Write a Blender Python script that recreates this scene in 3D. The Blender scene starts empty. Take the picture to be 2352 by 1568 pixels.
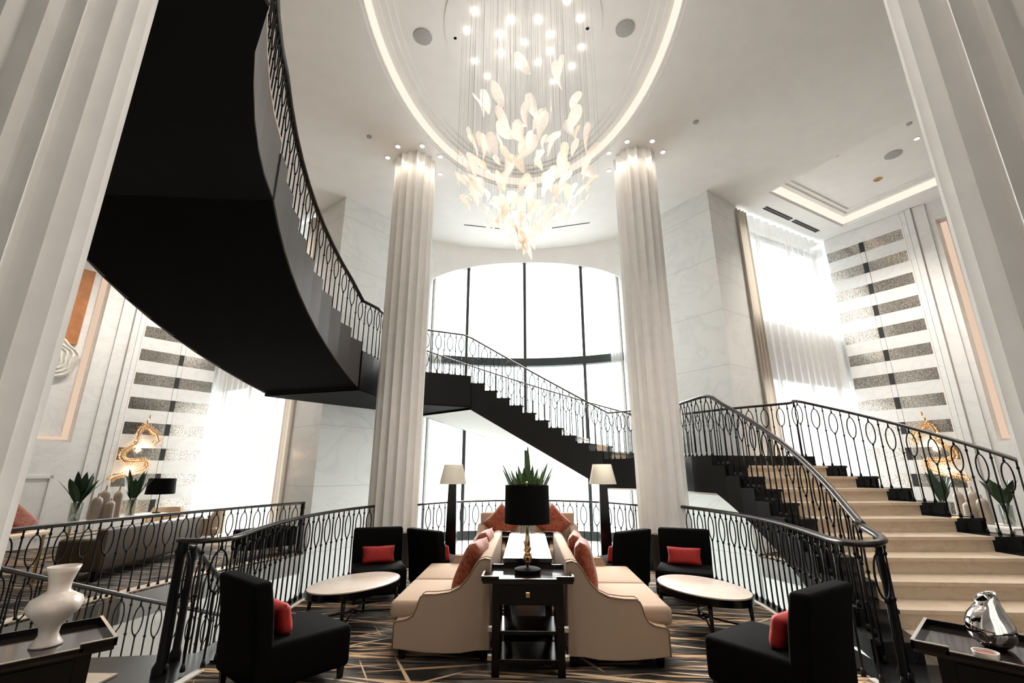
import bpy, bmesh, math, random
from mathutils import Vector, Matrix
random.seed(7)
C = bpy.context.scene.collection
SC = bpy.context.scene
PI = math.pi

# ------------------------------------------------------------------ camera, world, exposure, large lights
cam_data = bpy.data.cameras.new('camera'); cam = bpy.data.objects.new('camera', cam_data); C.objects.link(cam)
cam_data.sensor_width = 36.0; cam_data.lens = 1050.0 / 2352.0 * 36.0
cam_data.clip_start = 0.05; cam_data.clip_end = 200
cam.location = (0, 0, 1.55)
cam.rotation_euler = (math.radians(90 + 15.83), 0, math.radians(1.784))
SC.camera = cam

SC.view_settings.view_transform = 'Standard'; SC.view_settings.look = 'None'
SC.view_settings.gamma = 1.0; SC.view_settings.use_curve_mapping = False
SC.view_settings.exposure = 1.95
SC.cycles.use_denoising = True
SC.cycles.max_bounces = 10; SC.cycles.diffuse_bounces = 6; SC.cycles.glossy_bounces = 4
SC.cycles.transmission_bounces = 6; SC.cycles.transparent_max_bounces = 12
SC.cycles.caustics_reflective = False; SC.cycles.caustics_refractive = False
SC.cycles.sample_clamp_indirect = 4.0

world = bpy.data.worlds.new('overcast_sky'); SC.world = world; world.use_nodes = True
bgn = world.node_tree.nodes['Background']
bgn.inputs[0].default_value = (0.92, 0.985, 1.0, 1); bgn.inputs[1].default_value = 0.85

def light(name, kind, loc, energy, color, rot=(0, 0, 0), size=1.0, size_y=None, spot=None, portal=False):
    d = bpy.data.lights.new(name, kind); d.energy = energy; d.color = color
    if kind == 'AREA':
        d.shape = 'RECTANGLE' if size_y else 'DISK'; d.size = size
        if size_y: d.size_y = size_y
        if portal: d.cycles.is_portal = True
    elif kind == 'SPOT':
        d.spot_size = spot or 1.4; d.spot_blend = 0.7; d.shadow_soft_size = size
    else:
        d.shadow_soft_size = size
    o = bpy.data.objects.new(name, d); C.objects.link(o); o.location = loc; o.rotation_euler = rot
    return o

# hazy sun high beyond the bay window
sun_d = bpy.data.lights.new('hazy_sun', 'SUN'); sun_d.energy = 8.0; sun_d.color = (1.0, 0.98, 0.95); sun_d.angle = math.radians(50)
sun = bpy.data.objects.new('hazy_sun', sun_d); C.objects.link(sun); sun.rotation_euler = Vector((0.08, -0.85, -0.50)).to_track_quat('-Z', 'Y').to_euler()
# daylight portals in the three glazed openings (they only guide sky sampling)
def portal(name, c, nrm, w, h):
    o = light(name, 'AREA', c, 1, (1, 1, 1), size=w, size_y=h, portal=True)
    o.rotation_euler = Vector(nrm).to_track_quat('-Z', 'Y').to_euler()
portal('bay_portal', (0, 12.75, 2.0), (0, -1, 0), 5.6, 11.4)
for sx in (-1, 1):
    portal('gallery_portal', (sx * 6.85, 11.75, 3.85), (sx * -0.49, -0.87, 0), 3.9, 7.6)
# unseen warm ceiling spots: over the lounge, and added to brighten the galleries
WARM = (1.0, 0.90, 0.81)
for x, y, e in ((2.2, 3.4, 120), (0.0, 2.2, 200), (4.6, 4.4, 260), (6.6, 8.2, 420), (7.6, 9.6, 420), (-6.6, 8.2, 420), (-7.6, 9.6, 420), (8.6, 7.4, 300), (-8.6, 7.4, 300)):
    light('unseen_ceiling_spot', 'SPOT', (x, y, 8.2 if abs(x) > 6 else 7.9), e * 0.45, WARM, size=0.12, spot=2.2)

CHB = 1.1   # watts of each fill point added inside the chandelier

# ------------------------------------------------------------------ materials
def newmat(name):
    m = bpy.data.materials.new(name); m.use_nodes = True
    nt = m.node_tree; b = nt.nodes['Principled BSDF']
    return m, nt, b
def setp(b, **k):
    for n, v in k.items():
        n = {'color': 'Base Color', 'rough': 'Roughness', 'metal': 'Metallic', 'spec': 'Specular IOR Level', 'coat': 'Coat Weight',
             'trans': 'Transmission Weight', 'ecol': 'Emission Color', 'estr': 'Emission Strength', 'alpha': 'Alpha', 'sheen': 'Sheen Weight'}[n]
        b.inputs[n].default_value = (*v, 1) if isinstance(v, tuple) and len(v) == 3 else v
def plain(name, color, rough=0.5, metal=0.0, noise=0.06, scale=30, bump=0.0, **k):
    m, nt, b = newmat(name); setp(b, color=color, rough=rough, metal=metal, **k)
    tc = nt.nodes.new('ShaderNodeTexCoord'); n = nt.nodes.new('ShaderNodeTexNoise'); n.inputs['Scale'].default_value = scale
    n.inputs['Detail'].default_value = 4
    nt.links.new(tc.outputs['Object'], n.inputs['Vector'])
    r = nt.nodes.new('ShaderNodeValToRGB')
    r.color_ramp.elements[0].position = 0.3; r.color_ramp.elements[1].position = 0.7
    r.color_ramp.elements[0].color = (*[c * (1 - noise) for c in color], 1); r.color_ramp.elements[1].color = (*[min(1, c * (1 + noise)) for c in color], 1)
    nt.links.new(n.outputs['Fac'], r.inputs[0]); nt.links.new(r.outputs[0], b.inputs['Base Color'])
    if bump:
        bp = nt.nodes.new('ShaderNodeBump'); bp.inputs['Strength'].default_value = bump; bp.inputs['Distance'].default_value = 0.01
        nt.links.new(n.outputs['Fac'], bp.inputs['Height']); nt.links.new(bp.outputs[0], b.inputs['Normal'])
    return m
def marble(name, base, vein, scale=0.8, rough=0.25, sharp=0.06, tile=None):
    m, nt, b = newmat(name); setp(b, rough=rough)
    tc = nt.nodes.new('ShaderNodeTexCoord'); mp = nt.nodes.new('ShaderNodeMapping'); mp.inputs['Scale'].default_value = (scale, scale, scale * 1.5)
    mp.inputs['Rotation'].default_value = (0.5, 0.4, 0.3)
    nt.links.new(tc.outputs['Object'], mp.inputs[0])
    n1 = nt.nodes.new('ShaderNodeTexNoise'); n1.inputs['Scale'].default_value = 1.6; n1.inputs['Detail'].default_value = 8; n1.inputs['Distortion'].default_value = 1.4
    nt.links.new(mp.outputs[0], n1.inputs['Vector'])
    r = nt.nodes.new('ShaderNodeValToRGB'); e = r.color_ramp.elements
    e[0].position = 0.5 - sharp; e[0].color = (*base, 1); e[1].position = 0.5 + sharp; e[1].color = (*base, 1)
    q = r.color_ramp.elements.new(0.5); q.color = (*vein, 1)
    nt.links.new(n1.outputs['Fac'], r.inputs[0])
    n2 = nt.nodes.new('ShaderNodeTexNoise'); n2.inputs['Scale'].default_value = 2.5; n2.inputs['Detail'].default_value = 5
    nt.links.new(mp.outputs[0], n2.inputs['Vector'])
    mx = nt.nodes.new('ShaderNodeMix'); mx.data_type = 'RGBA'; mx.inputs[6].default_value = (*base, 1)
    nt.links.new(n2.outputs['Fac'], mx.inputs[0]); nt.links.new(r.outputs[0], mx.inputs[7])
    out = mx.outputs[2]
    if tile:
        sep = nt.nodes.new('ShaderNodeSeparateXYZ'); nt.links.new(tc.outputs['Object'], sep.inputs[0])
        mt = nt.nodes.new('ShaderNodeMath'); mt.operation = 'PINGPONG'; mt.inputs[1].default_value = tile / 2
        nt.links.new(sep.outputs[2], mt.inputs[0])
        lt = nt.nodes.new('ShaderNodeMath'); lt.operation = 'LESS_THAN'; lt.inputs[1].default_value = 0.006
        nt.links.new(mt.outputs[0], lt.inputs[0])
        m2 = nt.nodes.new('ShaderNodeMix'); m2.data_type = 'RGBA'; m2.inputs[7].default_value = (*[c * 0.72 for c in base], 1)
        nt.links.new(lt.outputs[0], m2.inputs[0]); nt.links.new(out, m2.inputs[6]); out = m2.outputs[2]
    nt.links.new(out, b.inputs['Base Color'])
    return m
def emit(name, col, s):
    m, nt, b = newmat(name); setp(b, color=(0, 0, 0), ecol=col, estr=s, rough=1.0, spec=0.0); return m
def thin_glass(name, tint, gloss=0.08, rough=0.02):
    m, nt, b = newmat(name); nt.nodes.remove(b)
    t = nt.nodes.new('ShaderNodeBsdfTransparent'); t.inputs[0].default_value = (*tint, 1)
    g = nt.nodes.new('ShaderNodeBsdfGlossy'); g.inputs['Roughness'].default_value = rough
    mx = nt.nodes.new('ShaderNodeMixShader'); mx.inputs[0].default_value = gloss
    nt.links.new(t.outputs[0], mx.inputs[1]); nt.links.new(g.outputs[0], mx.inputs[2])
    nt.links.new(mx.outputs[0], nt.nodes['Material Output'].inputs[0]); return m
def sheer(name, col, transp=0.25, through=0.6):
    m, nt, b = newmat(name); nt.nodes.remove(b)
    d = nt.nodes.new('ShaderNodeBsdfDiffuse'); d.inputs[0].default_value = (*col, 1)
    t = nt.nodes.new('ShaderNodeBsdfTranslucent'); t.inputs[0].default_value = (*col, 1)
    p = nt.nodes.new('ShaderNodeBsdfTransparent')
    wv = nt.nodes.new('ShaderNodeTexNoise'); wv.inputs['Scale'].default_value = 60
    a = nt.nodes.new('ShaderNodeMixShader'); a.inputs[0].default_value = through
    nt.links.new(d.outputs[0], a.inputs[1]); nt.links.new(t.outputs[0], a.inputs[2])
    q = nt.nodes.new('ShaderNodeMixShader')
    mr = nt.nodes.new('ShaderNodeMapRange'); mr.inputs['To Min'].default_value = transp * 0.8; mr.inputs['To Max'].default_value = transp * 1.2
    nt.links.new(wv.outputs['Fac'], mr.inputs['Value']); nt.links.new(mr.outputs[0], q.inputs[0])
    nt.links.new(a.outputs[0], q.inputs[1]); nt.links.new(p.outputs[0], q.inputs[2])
    nt.links.new(q.outputs[0], nt.nodes['Material Output'].inputs[0]); return m
def carpet_mat(name, warm=1.0):
    m, nt, b = newmat(name); setp(b, rough=0.95, spec=0.1)
    tc = nt.nodes.new('ShaderNodeTexCoord')
    base = nt.nodes.new('ShaderNodeTexNoise'); base.inputs['Scale'].default_value = 1.7; base.inputs['Detail'].default_value = 6
    nt.links.new(tc.outputs['Object'], base.inputs['Vector'])
    rb = nt.nodes.new('ShaderNodeValToRGB'); rb.color_ramp.elements[0].position = 0.38; rb.color_ramp.elements[1].position = 0.62
    rb.color_ramp.elements[0].color = (0.016, 0.015, 0.014, 1); rb.color_ramp.elements[1].color = (0.13, 0.115, 0.10, 1)
    nt.links.new(base.outputs['Fac'], rb.inputs[0])
    col = rb.outputs[0]
    for ang, sx, sy, th, c in ((0.10, 0.7, 16, 0.60, (0.50, 0.33, 0.19)), (-0.16, 0.6, 13, 0.60, (0.33, 0.21, 0.12)), (0.02, 0.9, 22, 0.57, (0.015, 0.013, 0.012)),
                               (1.1, 0.5, 15, 0.685, (0.55, 0.40, 0.27)), (-0.6, 0.55, 14, 0.67, (0.55, 0.42, 0.30)), (0.22, 0.6, 18, 0.635, (0.62, 0.48, 0.34))):
        mp = nt.nodes.new('ShaderNodeMapping'); mp.vector_type = 'POINT'
        mr_ = nt.nodes.new('ShaderNodeVectorRotate'); mr_.rotation_type = 'Z_AXIS'; mr_.inputs['Angle'].default_value = ang
        nt.links.new(tc.outputs['Object'], mr_.inputs['Vector']); nt.links.new(mr_.outputs[0], mp.inputs[0])
        mp.inputs['Scale'].default_value = (sx, sy, 1); mp.inputs['Location'].default_value = (ang * 7, ang * 3, 0)
        n = nt.nodes.new('ShaderNodeTexNoise'); n.inputs['Scale'].default_value = 1.0; n.inputs['Detail'].default_value = 1.5
        nt.links.new(mp.outputs[0], n.inputs['Vector'])
        r = nt.nodes.new('ShaderNodeValToRGB'); r.color_ramp.elements[0].position = th; r.color_ramp.elements[1].position = th + 0.02
        nt.links.new(n.outputs['Fac'], r.inputs[0])
        mx = nt.nodes.new('ShaderNodeMix'); mx.data_type = 'RGBA'; mx.inputs[7].default_value = (c[0] * warm, c[1] * warm, c[2] * warm, 1)
        nt.links.new(r.outputs[0], mx.inputs[0]); nt.links.new(col, mx.inputs[6]); col = mx.outputs[2]
    nt.links.new(col, b.inputs['Base Color']); return m
def pattern_mat(name, c1, c2, c3):
    m, nt, b = newmat(name); setp(b, rough=0.8, sheen=0.2)
    tc = nt.nodes.new('ShaderNodeTexCoord')
    n = nt.nodes.new('ShaderNodeTexNoise'); n.inputs['Scale'].default_value = 14; n.inputs['Detail'].default_value = 3; n.inputs['Distortion'].default_value = 2.5
    nt.links.new(tc.outputs['Object'], n.inputs['Vector'])
    r = nt.nodes.new('ShaderNodeValToRGB'); e = r.color_ramp.elements
    e[0].position = 0.38; e[0].color = (*c1, 1); e[1].position = 0.62; e[1].color = (*c3, 1); q = e.new(0.5); q.color = (*c2, 1)
    nt.links.new(n.outputs['Fac'], r.inputs[0]); nt.links.new(r.outputs[0], b.inputs['Base Color']); return m
def mirror_mat(name):
    m, nt, b = newmat(name); setp(b, metal=1.0, rough=0.12)
    tc = nt.nodes.new('ShaderNodeTexCoord'); n = nt.nodes.new('ShaderNodeTexNoise'); n.inputs['Scale'].default_value = 45; n.inputs['Detail'].default_value = 6
    nt.links.new(tc.outputs['Object'], n.inputs['Vector'])
    r = nt.nodes.new('ShaderNodeValToRGB'); e = r.color_ramp.elements; e[0].position = 0.4; e[0].color = (0.26, 0.23, 0.2, 1); e[1].position = 0.66; e[1].color = (0.72, 0.70, 0.66, 1)
    nt.links.new(n.outputs['Fac'], r.inputs[0]); nt.links.new(r.outputs[0], b.inputs['Base Color'])
    r2 = nt.nodes.new('ShaderNodeMapRange'); r2.inputs['To Min'].default_value = 0.08; r2.inputs['To Max'].default_value = 0.3
    nt.links.new(n.outputs['Fac'], r2.inputs['Value']); nt.links.new(r2.outputs[0], b.inputs['Roughness']); return m
def petal_mat(name, c1=(0.97, 0.92, 0.88), c2=(0.95, 0.88, 0.83)):
    m, nt, b = newmat(name); nt.nodes.remove(b)
    d = nt.nodes.new('ShaderNodeBsdfTranslucent'); d.inputs[0].default_value = (*c1, 1)
    d2 = nt.nodes.new('ShaderNodeBsdfDiffuse'); d2.inputs[0].default_value = (*c2, 1)
    g = nt.nodes.new('ShaderNodeBsdfGlossy'); g.inputs['Roughness'].default_value = 0.1
    t = nt.nodes.new('ShaderNodeBsdfTransparent'); t.inputs[0].default_value = (1.0, 0.93, 0.86, 1)
    tc = nt.nodes.new('ShaderNodeTexCoord'); n = nt.nodes.new('ShaderNodeTexNoise'); n.inputs['Scale'].default_value = 40
    nt.links.new(tc.outputs['Object'], n.inputs['Vector'])
    mr = nt.nodes.new('ShaderNodeMapRange'); mr.inputs['To Min'].default_value = 0.25; mr.inputs['To Max'].default_value = 0.6
    nt.links.new(n.outputs['Fac'], mr.inputs['Value'])
    a = nt.nodes.new('ShaderNodeMixShader'); a.inputs[0].default_value = 0.5
    nt.links.new(d.outputs[0], a.inputs[1]); nt.links.new(d2.outputs[0], a.inputs[2])
    q = nt.nodes.new('ShaderNodeMixShader'); nt.links.new(mr.outputs[0], q.inputs[0]); nt.links.new(a.outputs[0], q.inputs[1]); nt.links.new(t.outputs[0], q.inputs[2])
    s = nt.nodes.new('ShaderNodeMixShader'); s.inputs[0].default_value = 0.08; nt.links.new(q.outputs[0], s.inputs[1]); nt.links.new(g.outputs[0], s.inputs[2])
    nt.links.new(s.outputs[0], nt.nodes['Material Output'].inputs[0]); return m

M = dict(
    plaster=plain('white_plaster', (0.90, 0.885, 0.86), 0.8, noise=0.02, scale=3),
    column=plain('column_plaster', (0.86, 0.85, 0.83), 0.55, noise=0.03, scale=6),
    marble=marble('pale_marble', (0.80, 0.815, 0.80), (0.70, 0.715, 0.71), 0.6, 0.22, tile=1.25),
    marble2=marble('white_marble', (0.80, 0.80, 0.785), (0.70, 0.70, 0.69), 0.9, 0.2),
    tread=marble('cream_marble', (0.66, 0.55, 0.43), (0.50, 0.39, 0.29), 1.5, 0.3, sharp=0.04),
    table_marble=marble('blush_marble', (0.72, 0.63, 0.56), (0.62, 0.51, 0.44), 2.2, 0.2),
    black_stone=marble('black_stone', (0.006, 0.006, 0.007), (0.035, 0.03, 0.027), 1.4, 0.22, sharp=0.012),
    bronze=plain('dark_bronze_paint', (0.018, 0.016, 0.015), 0.35, noise=0.15, scale=20, metal=0.3),
    iron=plain('black_iron', (0.003, 0.003, 0.003), 0.45, noise=0.2, scale=40, metal=0.0, spec=0.25),
    rail=plain('handrail_lacquer', (0.018, 0.013, 0.010), 0.34, noise=0.25, scale=8, metal=0.2),
    fascia_lit=plain('lit_fascia', (0.085, 0.080, 0.078), 0.5, noise=0.1, scale=2),  # lighter copy of the stair fascia, with the light on it in the colour
    fascia_shade=plain('shaded_fascia', (0.0045, 0.0042, 0.004), 0.6, spec=0.25, noise=0.1, scale=2),  # near-black copy of that fascia, its backlit shade in the colour
    soffit_black=plain('black_soffit', (0.0022, 0.002, 0.0019), 0.8, noise=0.15, scale=1.2, spec=0.15),
    soffit_white=plain('white_soffit', (0.75, 0.75, 0.73), 0.8, noise=0.02, scale=2),
    carpet=carpet_mat('streaked_carpet'),
    carpet2=carpet_mat('gallery_carpet', 0.6),
    black_fabric=plain('black_upholstery', (0.0022, 0.0023, 0.0023), 0.95, noise=0.25, scale=180, bump=0.15, spec=0.08),
    linen=plain('tan_linen', (0.43, 0.318, 0.235), 0.9, noise=0.06, scale=160, bump=0.15, spec=0.2),
    piping=plain('brown_piping', (0.24, 0.15, 0.09), 0.8),
    rust=pattern_mat('rust_paisley', (0.15, 0.02, 0.010), (0.28, 0.045, 0.014), (0.27, 0.095, 0.032)),
    red=plain('red_velvet', (0.34, 0.010, 0.008), 0.7, noise=0.2, scale=20),
    blackwood=plain('ebonised_wood', (0.003, 0.0022, 0.002), 0.2, noise=0.3, scale=12, spec=0.3),
    gallery_wood=plain('tabletop_lacquer', (0.012, 0.008, 0.007), 0.1, noise=0.2, scale=6),
    edge_metal=plain('polished_edge', (0.75, 0.72, 0.66), 0.2, metal=1.0),
    brass=plain('brass', (0.75, 0.5, 0.22), 0.25, metal=1.0, noise=0.1),
    gold=plain('gold_leaf', (0.88, 0.60, 0.36), 0.18, metal=1.0, noise=0.2, scale=60),
    black_shade=plain('black_shade', (0.002, 0.002, 0.002), 0.85, spec=0.15),
    white_shade=sheer('cream_shade', (0.86, 0.83, 0.76), 0.0, 0.45),
    ceramic=plain('white_ceramic', (0.60, 0.53, 0.47), 0.3, noise=0.03),
    ceramic2=plain('beige_ceramic', (0.45, 0.38, 0.31), 0.6, noise=0.1),
    leaf=plain('leaf_green', (0.06, 0.12, 0.035), 0.4, noise=0.4, scale=14),
    leaf_dark=plain('dark_leaf', (0.012, 0.04, 0.012), 0.4, noise=0.4, scale=14),
    pane=thin_glass('window_glass', (0.97, 0.98, 0.98), 0.04),
    glass=thin_glass('vase_glass', (0.86, 0.9, 0.88), 0.22),
    chrome=plain('mirrored_glass', (0.72, 0.70, 0.68), 0.04, metal=1.0, noise=0.05, scale=3),
    mullion=plain('dark_mullion', (0.03, 0.035, 0.037), 0.4),
    transom=plain('dark_transom', (0.035, 0.045, 0.045), 0.5),
    sheer=sheer('sheer_voile', (0.84, 0.85, 0.84), 0.30, 0.09),
    frost=sheer('frosted_film', (0.60, 0.62, 0.60), 0.02),
    drape=sheer('beige_drape', (0.52, 0.46, 0.39), 0.0, 0.15),
    mirror=mirror_mat('antique_mirror'),
    wood=plain('orange_brown_wood', (0.42, 0.17, 0.06), 0.5, noise=0.18, scale=5),
    relief=plain('carved_relief', (0.68, 0.66, 0.60), 0.7, noise=0.12, scale=25, bump=0.6),
    grey=plain('grille_grey', (0.42, 0.42, 0.40), 0.7),
    dark=plain('dark_slot', (0.03, 0.03, 0.03), 0.8),
    petal=petal_mat('blush_glass'),
    petal_amber=petal_mat('amber_glass', (1.0, 0.86, 0.74), (1.0, 0.83, 0.70)),
    wire=plain('fine_wire', (0.22, 0.22, 0.21), 0.6),
    led=emit('led_lens', (1.0, 0.9, 0.78), 6),
    cove=emit('riser_glow', (1.0, 0.85, 0.72), 0.29),  # glow put into riser faces that hidden cove lighting would brighten
    cove_soft=emit('niche_strip', (1.0, 0.74, 0.55), 0.21),
    glow=emit('sculpture_glow', (1.0, 0.70, 0.45), 1.0),
    brown=plain('olive_leather', (0.055, 0.034, 0.014), 0.5, noise=0.1),
    cream=plain('cream_leather', (0.62, 0.48, 0.34), 0.5, noise=0.05),
    void=plain('void_plaster', (0.80, 0.81, 0.79), 0.8, noise=0.02, scale=2),
    trimwhite=plain('trim_white', (0.8, 0.77, 0.72), 0.5),
)

# ------------------------------------------------------------------ mesh helpers
class MB:
    def __init__(s): s.bm = bmesh.new()
    def face(s, pts):
        return s.bm.faces.new([s.bm.verts.new(p) for p in pts])
    def loft(s, rings, closed=True, cap0=False, cap1=False):
        vs = [[s.bm.verts.new(p) for p in r] for r in rings]
        n = len(rings[0])
        for a, b in zip(vs, vs[1:]):
            for i in range(n if closed else n - 1):
                j = (i + 1) % n
                try: s.bm.faces.new((a[i], a[j], b[j], b[i]))
                except ValueError: pass
        if cap0: s.bm.faces.new(vs[0][::-1])
        if cap1: s.bm.faces.new(vs[-1])
        return vs
    def box(s, c, d, rz=0.0, taper=1.0):
        x, y, z = c; a, b, h = d[0] / 2, d[1] / 2, d[2] / 2
        R = Matrix.Rotation(rz, 3, 'Z')
        def ring(zz, k): return [Vector((x, y, zz)) + R @ Vector((px * a * k, py * b * k, 0)) for px, py in ((-1, -1), (1, -1), (1, 1), (-1, 1))]
        s.loft([ring(z - h, taper), ring(z + h, 1)], True, True, True)
    def tube(s, pts, r, n=6, caps=True, radii=None, ry=None):
        pts = [Vector(p) for p in pts]; rings = []
        up = Vector((0, 0, 1))
        for i, p in enumerate(pts):
            t = (pts[min(i + 1, len(pts) - 1)] - pts[max(i - 1, 0)]).normalized()
            side = t.cross(up)
            if side.length < 1e-3: side = t.cross(Vector((1, 0, 0)))
            side.normalize(); nn = side.cross(t).normalized()
            rr = radii[i] if radii else r; r2 = ry if ry else rr
            rings.append([p + side * (rr * math.cos(2 * PI * k / n)) + nn * (r2 * math.sin(2 * PI * k / n)) for k in range(n)])
        s.loft(rings, True, caps, caps)
    def lathe(s, prof, c=(0, 0, 0), n=24, cap0=True, cap1=True, sq=1.0):
        s.loft([[(c[0] + r * math.cos(2 * PI * k / n), c[1] + r * sq * math.sin(2 * PI * k / n), c[2] + z) for k in range(n)] for r, z in prof], True, cap0, cap1)
    def ball(s, c, r, n=8, m=5, sz=1.0):
        s.lathe([(max(1e-4, r * math.sin(PI * i / m)), -r * sz * math.cos(PI * i / m)) for i in range(m + 1)], c, n, False, False)
    def prism(s, outline, z0, z1):
        """outline: xy list; z0,z1 number or list per vertex"""
        n = len(outline)
        f = lambda z, i: z[i] if isinstance(z, (list, tuple)) else z
        s.loft([[(x, y, f(z0, i)) for i, (x, y) in enumerate(outline)], [(x, y, f(z1, i)) for i, (x, y) in enumerate(outline)]], True, True, True)
    def extrude_y(s, prof, y0, y1):
        s.loft([[(x, y0, z) for x, z in prof], [(x, y1, z) for x, z in prof]], True, True, True)
    def ring_ellipse(s, c, ax, rx, rz, r, n=18, m=5):
        c = Vector(c); ax = Vector(ax).normalized(); up = Vector((0, 0, 1)); nrm = ax.cross(up)
        rings = []
        for i in range(n + 1):
            a = 2 * PI * i / n
            p = c + ax * (rx * math.cos(a)) + up * (rz * math.sin(a))
            d = (ax * (math.cos(a) / rx) + up * (math.sin(a) / rz)).normalized()
            rings.append([p + d * (r * math.cos(2 * PI * k / m)) + nrm * (r * math.sin(2 * PI * k / m)) for k in range(m)])
        s.loft(rings)
    def mesh(s, name, mat, smooth=False, bevel=0, sub=0, recalc=True):
        bmesh.ops.remove_doubles(s.bm, verts=s.bm.verts, dist=1e-5)
        if bevel:
            bmesh.ops.bevel(s.bm, geom=[e for e in s.bm.edges if len(e.link_faces) == 2 and e.calc_face_angle(0) > 0.5], offset=bevel, segments=3, affect='EDGES', profile=0.5, clamp_overlap=True)
        if recalc: bmesh.ops.recalc_face_normals(s.bm, faces=s.bm.faces)
        me = bpy.data.meshes.new(name); s.bm.to_mesh(me); s.bm.free()
        for p in me.polygons: p.use_smooth = bool(smooth)
        if smooth and smooth != 'all':
            ang = smooth if isinstance(smooth, float) else 0.7
            b2 = bmesh.new(); b2.from_mesh(me)
            for e in b2.edges:
                if len(e.link_faces) == 2 and e.calc_face_angle(0) > ang: e.smooth = False
            b2.to_mesh(me); b2.free()
        if mat is not None:
            for mm in (mat if isinstance(mat, (list, tuple)) else [mat]): me.materials.append(M[mm])
        return me
    def obj(s, name, mat, parent=None, **k):
        me = s.mesh(name, mat, **k); return link(name, me, parent)
def link(name, me, parent=None, loc=None, rot=None, scale=None):
    o = bpy.data.objects.new(name, me); C.objects.link(o)
    if parent: o.parent = parent
    if loc: o.location = loc
    if rot: o.rotation_euler = rot
    if scale: o.scale = scale
    return o
def tag(o, label, cat, group=None, kind=None):
    o['label'] = label; o['category'] = cat
    if group: o['group'] = group
    if kind: o['kind'] = kind
    return o
def thing(name, label, cat, loc=(0, 0, 0), rz=0.0, group=None):
    o = bpy.data.objects.new(name, None); C.objects.link(o); o.empty_display_size = 0.1
    o.location = loc; o.rotation_euler = (0, 0, rz); return tag(o, label, cat, group)
def struct(o): o['kind'] = 'structure'; return o
def dup(root, loc, rz, label, group=None):
    r = root.copy(); C.objects.link(r); r.location = loc; r.rotation_euler = (0, 0, rz); r['label'] = label
    if group: r['group'] = group
    for ch in list(root.children):
        c = ch.copy(); C.objects.link(c); c.parent = r
        for g in list(ch.children):
            d = g.copy(); C.objects.link(d); d.parent = c
    return r

# ------------------------------------------------------------------ plan geometry
CEIL = 8.0
LOW = -3.6
U = Vector((0.819, 0.574)); V = Vector((0.574, -0.819)); COR = Vector((8.7, 12.3))
def mw(t, off=0.0):                      # point on the right mirror wall, off = distance into the room
    p = COR + V * t - U * off; return (p.x, p.y)
BAYC = (0.0, 6.86); BAYR = 5.7
def bay(x): return BAYC[1] + math.sqrt(BAYR ** 2 - x * x)
def arch(x): return 6.79 + 1.46 * (math.sqrt(max(0, 1 - (x / 2.95) ** 2)) - 0.4596)
BX = 2.62
PIER = (4.35, 9.65); PIERB = (5.36, 10.40)
def Xi(y): return 3.22 - 0.09 * (y - 6.3) ** 2
def Xo(y): return 5.80 - 0.105 * (y - 5.7) ** 2
GAL = [(4.40, 9.58), (4.80, 8.6), (5.04, 7.76), (5.19, 7.0), (5.31, 6.38), (5.40, 5.85), (5.50, 5.1), (5.55, 4.1)]
def Xg(y):
    for (x0, y0), (x1, y1) in zip(GAL, GAL[1:]):
        if y1 <= y <= y0: return x0 + (x1 - x0) * (y0 - y) / (y0 - y1)
    return GAL[-1][0] if y < GAL[-1][1] else GAL[0][0]
# lounge edge (right side), from the column round to the newel
LNG = [(2.62, 8.20), (2.80, 7.6), (2.92, 6.9), (2.95, 6.2), (2.90, 5.5), (2.80, 4.9), (2.68, 4.35)]
BACKR = [(2.1 * math.sin(a), 7.72 + 2.1 * math.cos(a)) for a in [math.radians(68 - i * 136 / 24) for i in range(25)]]  # right -> left
def mir(pts): return [(-x, y) for x, y in pts]

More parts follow.
